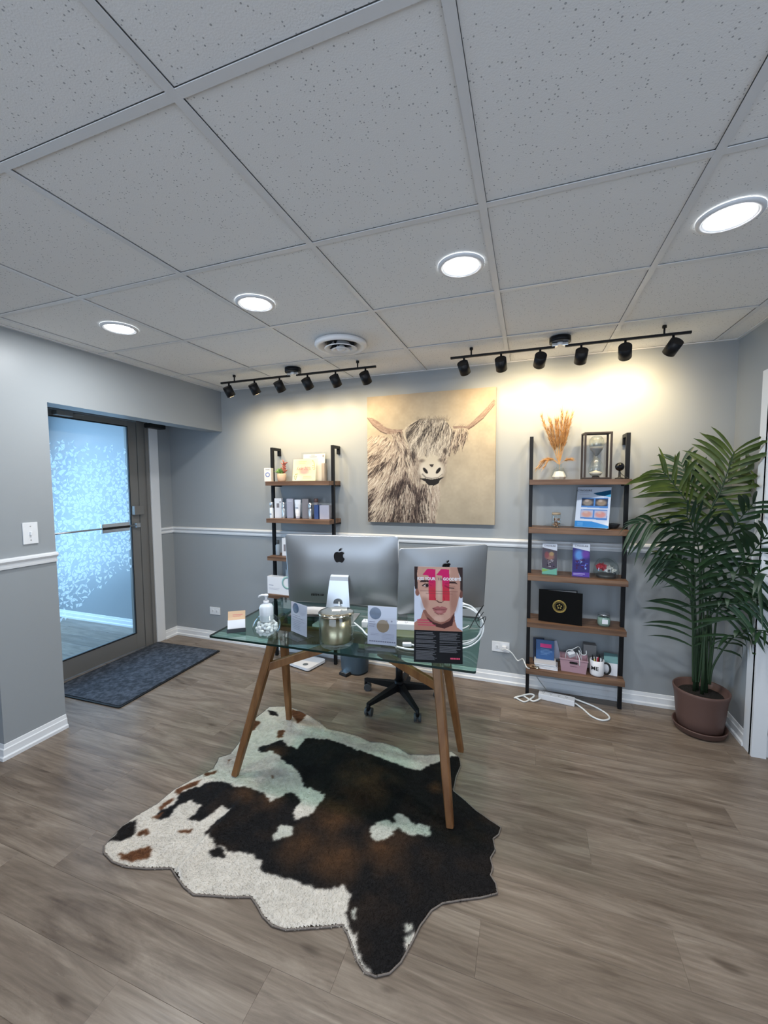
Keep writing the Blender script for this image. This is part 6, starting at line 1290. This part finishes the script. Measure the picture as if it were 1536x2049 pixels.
# board 5
z5 = 0.228
t = thing('pink_basket', 'pink plastic basket full of chargers and leads on the lowest right-shelf board', 'basket', (2.178, -0.130, z5), -0.08)
pk = mat('dusty_pink_plastic', (0.47, 0.29, 0.33), 0.5)
mb = MB(); w0, w1, d0, d1_, hh = 0.076, 0.086, 0.045, 0.055, 0.095
def quadring(a, b_, z): return [(-a, -b_, z), (a, -b_, z), (a, b_, z), (-a, b_, z)]
vs = quadring(w0, d0, 0.0005)+quadring(w1, d1_, hh)+quadring(w1-.003, d1_-.003, hh)+quadring(w0-.003, d0-.003, 0.004)
mb.add(vs, [(3, 2, 1, 0)]+[(i, (i+1) % 4, 4+(i+1) % 4, 4+i) for i in range(4)]+[(4+i, 4+(i+1) % 4, 8+(i+1) % 4, 8+i) for i in range(4)]+[(8+i, 8+(i+1) % 4, 12+(i+1) % 4, 12+i) for i in range(4)]+[(12, 13, 14, 15)])
mb.rbox((-w1-.003, -d1_-.003, hh-.008), (w1+.003, -d1_, hh+.001), .001); mb.build('basket_body', pk, t)
HT = TR((0, -0.0545, 0.070), 0, 0.105)
hs_ = [(math.copysign(0.018, math.cos(a))+0.0075*math.cos(a), 0.0075*math.sin(a)) for a in [2*PI*k/20+0.01 for k in range(20)]]
MB().prism(hs_, -0.0012, 0.0002, 'y', HT).build('handle_slot', 'matteblack', t)
lines(t, TR((0, -0.0500, 0.045), 0, 0.105), [(-0.022, 0.022, 0, .003)], mat('dark_pink', (.25, .13, .16), .6), y=-0.0012, nm='embossed_line')
def loosecable(label, pts, r=0.0022, m='cable'): return cable('charging_lead', label, pts, r, m, 5, 'cable')
B5 = Vector((2.178, -0.13, z5))
loosecable('white lead looping out of the pink basket on the left side', [B5+Vector(p) for p in ((-0.05, 0, .05), (-0.045, -.01, .13), (-0.01, -.02, .150), (0.03, 0, .165), (0.05, .02, .12), (0.05, .02, .06))])
loosecable('white lead hanging over the front of the pink basket', [B5+Vector(p) for p in ((0.02, 0, .05), (0.015, -.02, .13), (0.028, -.055, .110), (0.030, -.064, .090), (0.032, -.064, .060))], 0.0026)
loosecable('grey lead curling above the right side of the pink basket', [B5+Vector(p) for p in ((0.06, 0, .05), (0.03, .0, .14), (0.05, -.01, .118), (0.075, -.01, .122), (0.078, .01, .14))], 0.0024)
t = thing('charger_block', 'white charger brick lying on top of the pink basket', 'charger', (2.165, -0.135, z5+0.100), 0.4)
MB().rbox((-0.022, -0.016, -0.002), (0.022, 0.016, 0.030), 0.004, TR((0, 0, 0), 0, 0.3, -0.3)).build('block_body', 'white', t)
MB().rbox((0.022, -0.006, 0.004), (0.028, 0.006, 0.020), 0.001, TR((0, 0, 0), 0, 0.3, -0.3)).build('prongs', 'alu', t)
t = thing('packet', 'white paper packets leaning between blue book and pink basket', 'packet', (2.080, -0.036, z5), 0)
MB().box((-0.03, -0.001, 0.03), (0.035, 0.001, 0.150), TR((0, 0, 0), 0, -0.1, -0.25)).build('left_packet', 'lavender', t); MB().box((-0.03, 0.012, 0.02), (0.03, 0.014, 0.140), TR((0.03, 0.02, 0), 0.1, -0.1, -0.35)).build('right_packet', 'paper', t)
# mug with pens
t = thing('mug', 'white mug lettered ME with black handle on the lowest right-shelf board', 'mug', (2.318, -0.160, z5), -0.3)
MB().lathe([(0.0005, 0.001), (0.034, 0.001), (0.041, 0.006), (0.043, 0.014), (0.043, 0.105), (0.041, 0.106), (0.039, 0.104), (0.039, 0.012), (0.0005, 0.008)], 32).build('mug_body', 'white', t)
MB().tube(smooth_pts([(0.040, 0, 0.090), (0.062, 0, 0.092), (0.076, 0, 0.072), (0.076, 0, 0.042), (0.060, 0, 0.022), (0.040, 0, 0.026)], 5), 0.0065, 10).build('handle', 'matteblack', t)
text('ME', 0.036, 'matteblack', t, TR((-0.006, -0.0445, 0.058)), bold=0.0006)
for i, (dx, dy, tx_, col_, hgt) in enumerate(((-.02, 0, -.12, 'black', .135), (-.005, .015, -.05, 'darkgrey', .14), (.012, .01, .05, 'black', .138), (.022, 0, .12, 'darkgrey', .13), (0.0, -.015, .0, redm, .118), (.015, -.015, .08, 'white', .116), (-.014, -.016, -.06, mat('yellow_pen', (.6, .5, .12), .4), .112), (0.004, 0.0, .02, redm, .122))):
    n_l = ('black pen', 'grey pen', 'second black pen', 'second grey pen', 'red pen', 'white pen', 'yellow pen', 'second red pen')[i]
    o = MB().tube([(0, 0, 0.012), (tx_*.1, 0, hgt-.012), (tx_*.11, 0, hgt)], [.0038, .0045, .003], 8).build('pen', col_); o.location = (2.318+dx*.8, -0.160+dy*.8, z5)
    tag(o, ['black pen leaning left in the mug lettered ME', 'dark grey pen at the back of the mug lettered ME', 'black pen upright at the back of the mug lettered ME', 'dark grey pen leaning right in the mug lettered ME', 'short red-tipped pen at the front of the mug lettered ME', 'white pen at the front right of the mug lettered ME', 'yellow pen at the front left of the mug lettered ME', 'taller red pen in the centre of the mug lettered ME'][i], 'pen', 'pens in the mug')
pbox('grey card box standing behind the pen mug on the lowest right-shelf board', 2.285, -0.045, z5, 0.080, 0.05, 0.165, mat('grey_card', (0.27, 0.26, 0.25), .7), 0.0)
def tissue(t, w, d, h):
    MB().add([(-w/2-.001, -d/2-.001, h+.0006), (w/2+.001, -d/2-.001, h+.0006), (w/2+.001, d/2, h+.022), (-w/2-.001, d/2, h+.022)], [(0, 1, 2, 3)]).box((-w/2-.0006, -d/2-.0008, h-.014), (w/2+.0006, d/2, h+.0004)).build('teal_lid', mat('teal_card', (0.20, 0.38, 0.38), .5), t)
pbox('white box with teal lid at the right end of the lowest right-shelf board', 2.408, -0.100, z5, 0.080, 0.08, 0.098, 'paper', -0.15, marks=tissue)
def book(label, x, y, z, w, d, h, m, rz=0):
    t = thing('book', label, 'book', (x, y, z), rz, 'books on the lowest right-shelf board')
    MB().rbox((-w/2+.002, -d/2+.002, 0.0016), (w/2-.002, d/2, h-.0014), 0.0004).build('pages', 'paper', t)
    MB().box((-w/2, -d/2, 0.0002), (w/2, d/2+.001, 0.0016)).box((-w/2, -d/2, h-.0014), (w/2, d/2+.001, h)).box((-w/2-.001, -d/2, .0002), (-w/2, d/2, h)).build('cover', m, t); return t
book('white book at the bottom of the stack on the lowest right-shelf board', 2.005, -0.120, z5, 0.150, 0.125, 0.012, 'paper', -0.05)
book('grey book in the middle of the stack on the lowest right-shelf board', 2.000, -0.115, z5+.0122, 0.145, 0.120, 0.010, mat('grey_cover', (0.35, 0.36, 0.38), .5), 0.02)
book('pale book topmost of the stack on the lowest right-shelf board', 1.998, -0.110, z5+.0224, 0.140, 0.120, 0.010, cream, -0.03)
t = thing('blue_booklet', 'blue booklet with pink band leaning on the back, lowest right-shelf board', 'book', (1.998, -0.095, z5+.0326), 0)
T = TR((0, 0, 0), 0, -0.2)
MB().rbox((-0.060, 0, 0), (0.060, 0.006, 0.135), .001, T).build('cover', mat('cobalt_cover', (0.02, 0.09, 0.26), .4), t)
MB().box((-0.032, -0.0008, 0.082), (0.042, -0.0001, 0.108), T).build('pink_band', mat('hot_pink', (0.75, 0.04, 0.25), .5), t)
lines(t, T, [(-0.03, 0.03+.02*math.sin(k), 0.070-k*.009, .002) for k in range(5)], mat('light_blue_ink', (.2, .35, .6), .5), y=-0.0002)
t = thing('dark_booklet', 'dark navy booklet leaning left behind the blue one, lowest right-shelf board', 'book', (1.950, -0.068, z5), 0.1)
MB().rbox((-0.030, 0, 0.001), (0.045, 0.006, 0.170), .001, TR((0, 0, 0), 0, -0.12)).build('cover', mat('midnight_cover', (0.02, 0.03, 0.06), .5), t)
t = thing('wristwatch', 'gold and glass ornament watch at the front left of the lowest right-shelf board', 'watch', (1.930, -0.185, z5), 0.3)
MB().lathe([(0.0005, .001), (.016, .001), (.018, .006), (.016, .012), (.0005, .013)], 20, c=(0.012, -0.006, 0)).build('watch_case', 'gold', t)
MB().tube([(0.022*math.cos(a)-0.018, 0.016*math.sin(a)+.004, 0.010+.004*math.sin(2*a)) for a in [2*PI*k/18 for k in range(18)]], .0045, 8, closed=True).build('watch_strap', mat('bronze_links', (.30, .20, .12), .3, .7), t)

# ================================================================== FLOOR POWER STRIP AND CORDS
t = thing('power_strip', 'white power strip lying on the floor beneath the right shelf', 'power strip', (2.075, -0.150, 0), -0.14, 'white power strips')
MB().rbox((-0.115, -0.030, 0.0005), (0.115, 0.030, 0.040), 0.004).build('housing', 'white', t)
mb = MB()
for i in range(4):
    for dx, dy in ((-0.006, 0.006), (0.006, 0.006), (0, -0.008)): mb.box((-0.085+i*0.05+dx-0.0015, dy-0.004, 0.0401), (-0.085+i*0.05+dx+0.0015, dy+0.004, 0.0406))
mb.build('sockets', 'darkgrey', t)
adopt(cable('floor_cord', 'white cord looped on the floor at the right end of the power strip', [(2.190, -0.175, .018), (2.235, -0.215, .006), (2.275, -0.290, .006), (2.330, -0.320, .006), (2.378, -0.285, .006), (2.370, -0.225, .006), (2.305, -0.155, .006), (2.19, -0.12, .02)], 0.0055), t)
adopt(cable('floor_cord', 'white cord coiled on the floor at the left end of the power strip', [(1.975, -0.185, .02), (1.93, -0.215, .006), (1.90, -0.205, .006), (1.86, -0.17, .006), (1.825, -0.185, .006), (1.800, -0.215, .006), (1.850, -0.180, .014), (1.905, -0.150, .020), (1.93, -0.165, .018), (1.89, -0.220, .006), (1.865, -0.245, .006), (1.840, -0.235, .006), (1.803, -0.210, .010)], 0.0055), t)
cable('hanging_cord', 'thin grey cord hanging behind the right shelf down to the power strip', [(1.908, -0.030, .190), (1.915, -0.030, .16), (1.935, -0.040, .12), (1.975, -0.07, .075), (2.01, -0.11, .05)], 0.003, mat('grey_cord', (.35, .36, .36), .5))
wall_cord = cable('wall_cord', 'white cord running from the right wall outlet to the shelf', [(1.700, -0.045, .275), (1.735, -0.070, .290), (1.775, -0.080, .270), (1.815, -0.09, .225), (1.850, -0.14, .262), (1.875, -0.235, .250), (1.895, -0.222, .235)], 0.0042)
def outlet(label, x, z, w, h, rot=False, plug=False):
    t = thing('wall_outlet', label, 'outlet', (x, -0.0005, z), 0, 'white wall outlets')
    MB().rbox((-w/2, -0.006, -h/2), (w/2, 0, h/2), 0.002).build('cover_plate', 'trim', t)
    for s_ in (-1, 1):
        cx2 = s_*w*.20; f = MB().cyl((cx2, -0.006, 0), (cx2, -0.0085, 0), 0.0165, 20).build('socket', 'trim', t)
        MB().box((cx2-.006, -0.0088, .002), (cx2+.006, -0.0084, .004)).box((cx2-.006, -0.0088, -.005), (cx2+.006, -0.0084, -.003)).cyl((cx2+.010*s_*0, -0.0084, -.010), (cx2, -0.0088, -.010), .002, 8).build('slots', 'darkgrey', f)
    if plug: MB().rbox((0.012, -0.036, -0.014), (0.042, -0.0089, 0.014), 0.003).build('plug', 'white', t)
    return t
outlet('white horizontal wall outlet left of the desk, near the entrance mat', -0.985, 0.288, 0.122, 0.073)
ot = outlet('white horizontal wall outlet with plugged cord, left of the right shelf', 1.690, 0.278, 0.128, 0.078, plug=True)
adopt(wall_cord, ot)
t = thing('light_switch', 'white light switch plate on the wall left of the glass door', 'switch', (XB+0.0005, -1.603, 1.236), 0)
MB().rbox((0, -0.038, -0.062), (0.006, 0.038, 0.062), 0.002).build('cover_plate', 'trim', t); MB().rbox((0.006, -0.005, -0.012), (0.014, 0.005, 0.008), 0.001).build('toggle', 'trim', t)
MB().cyl((0.006, 0, 0.040), (0.0072, 0, 0.040), .003, 8).cyl((0.006, 0, -0.040), (0.0072, 0, -0.040), .003, 8).build('screws', 'alu', t)

# ================================================================== POTTED PALM
px_, py_ = 2.872, -0.232
t = thing('potted_palm', 'tall artificial areca palm in a brown plastic pot in the right corner', 'plant', (px_, py_, 0))
MB().lathe([(0.0005, 0.002), (0.112, 0.002), (0.128, 0.010), (0.134, 0.034), (0.139, 0.040), (0.137, 0.046), (0.130, 0.040), (0.120, 0.012), (0.0005, 0.010)], 48).build('saucer', 'pot', t)
MB().lathe([(0.0005, 0.012), (0.100, 0.012), (0.112, 0.022), (0.122, 0.10), (0.133, 0.215), (0.141, 0.248), (0.143, 0.262), (0.139, 0.268), (0.133, 0.262), (0.130, 0.23), (0.0005, 0.228)], 48).build('pot', 'pot', t)
MB().lathe([(0.131, 0.226), (0.10, 0.232), (0.05, 0.236), (0.0005, 0.237)], 32).build('soil', 'soil', t)
R6 = random.Random(33)
leafA = M['leaf']; leafB = mat('palm_leaf_bright', (0.030, 0.055, 0.010), 0.42, noise=((9, 9, 9), (0.10, 0.13, 0.02), 3, 0.35, 0.75))
def clampv(v):
    v.y = min(v.y, -0.03); v.x = min(v.x, XR-0.03 if v.y > -0.42 else 3.4); v.z = max(v.z, 0.30); return v
for fi, (pts, st_i, ln, n_, dr) in enumerate(FRONDS):
    P3 = smooth_pts(pts, 8); m_ = leafB if fi in (0, 12, 1) else leafA
    rs_ = [0.0065-0.0045*(i/(len(P3)-1)) for i in range(len(P3))]
    loc_ = Vector((px_, py_, 0))
    fr = MB().tube([clampv(p.copy())-loc_ for p in P3], rs_, 7).build('frond', 'stem', t)
    i0 = int(st_i*8); seg = P3[i0:]; n2_ = n_+3
    bulge = 1 if fi % 2 else -1
    for k in range(n2_):
        u = (k+0.5)/n2_; j = u*(len(seg)-1); ji = min(int(j), len(seg)-2); b0 = seg[ji].lerp(seg[ji+1], j-ji)
        tn = (seg[min(ji+2, len(seg)-1)]-seg[max(ji-1, 0)]).normalized()
        nrm = Vector((0.15*bulge, -1, 0.25)); sd = tn.cross(nrm).normalized(); nn = sd.cross(tn).normalized()
        for s_ in (-1, 1):
            L_ = ln*(0.62+0.55*math.sin(PI*min(1, 0.18+0.75*u)))*R6.uniform(.88, 1.1); an = math.radians(62-30*u+R6.uniform(-6, 6))
            d = (tn*math.cos(an)+sd*s_*math.sin(an)+nn*R6.uniform(-.28, .30)).normalized()
            wd = 0.0110*R6.uniform(.85, 1.15)*(0.75+0.5*math.sin(PI*u)); c_ = []; e = []
            drp = (0.30 if not dr else 0.75)*R6.uniform(.7, 1.4)
            prev = None
            for q in range(7):
                v = q/6; p = b0+d*L_*v+Vector((0, 0, -drp*L_*v*v)); p = clampv(p)
                ww = wd*(math.sin(PI*min(1, v*0.93+0.07))**0.7)*(1 if v < .97 else 0.05)
                side = tn-d*tn.dot(d); side.normalize()
                fold = nn*ww*0.35
                c_.append(p-loc_); e.append(((p+side*ww-loc_+fold), (p-side*ww-loc_+fold)))
            vs = []; 
            for q in range(7): vs += [e[q][0], c_[q], e[q][1]]
            fs = [(3*q, 3*q+1, 3*q+4, 3*q+3) for q in range(6)]+[(3*q+1, 3*q+2, 3*q+5, 3*q+4) for q in range(6)]
            MB().add(vs, fs, True).build('leaflet', m_, fr)
for i, (dx, dy) in enumerate(((-0.03, 0.01), (0.0, -0.02), (0.03, 0.01), (-0.01, 0.03))):
    MB().tube([(dx, dy, 0.225), (dx*.9, dy, 0.40), (dx*.8+.0, dy, 0.55), (dx*.6, dy, 0.72)], [0.010, 0.009, 0.007, 0.004], 8).build('trunk', 'stem', t)
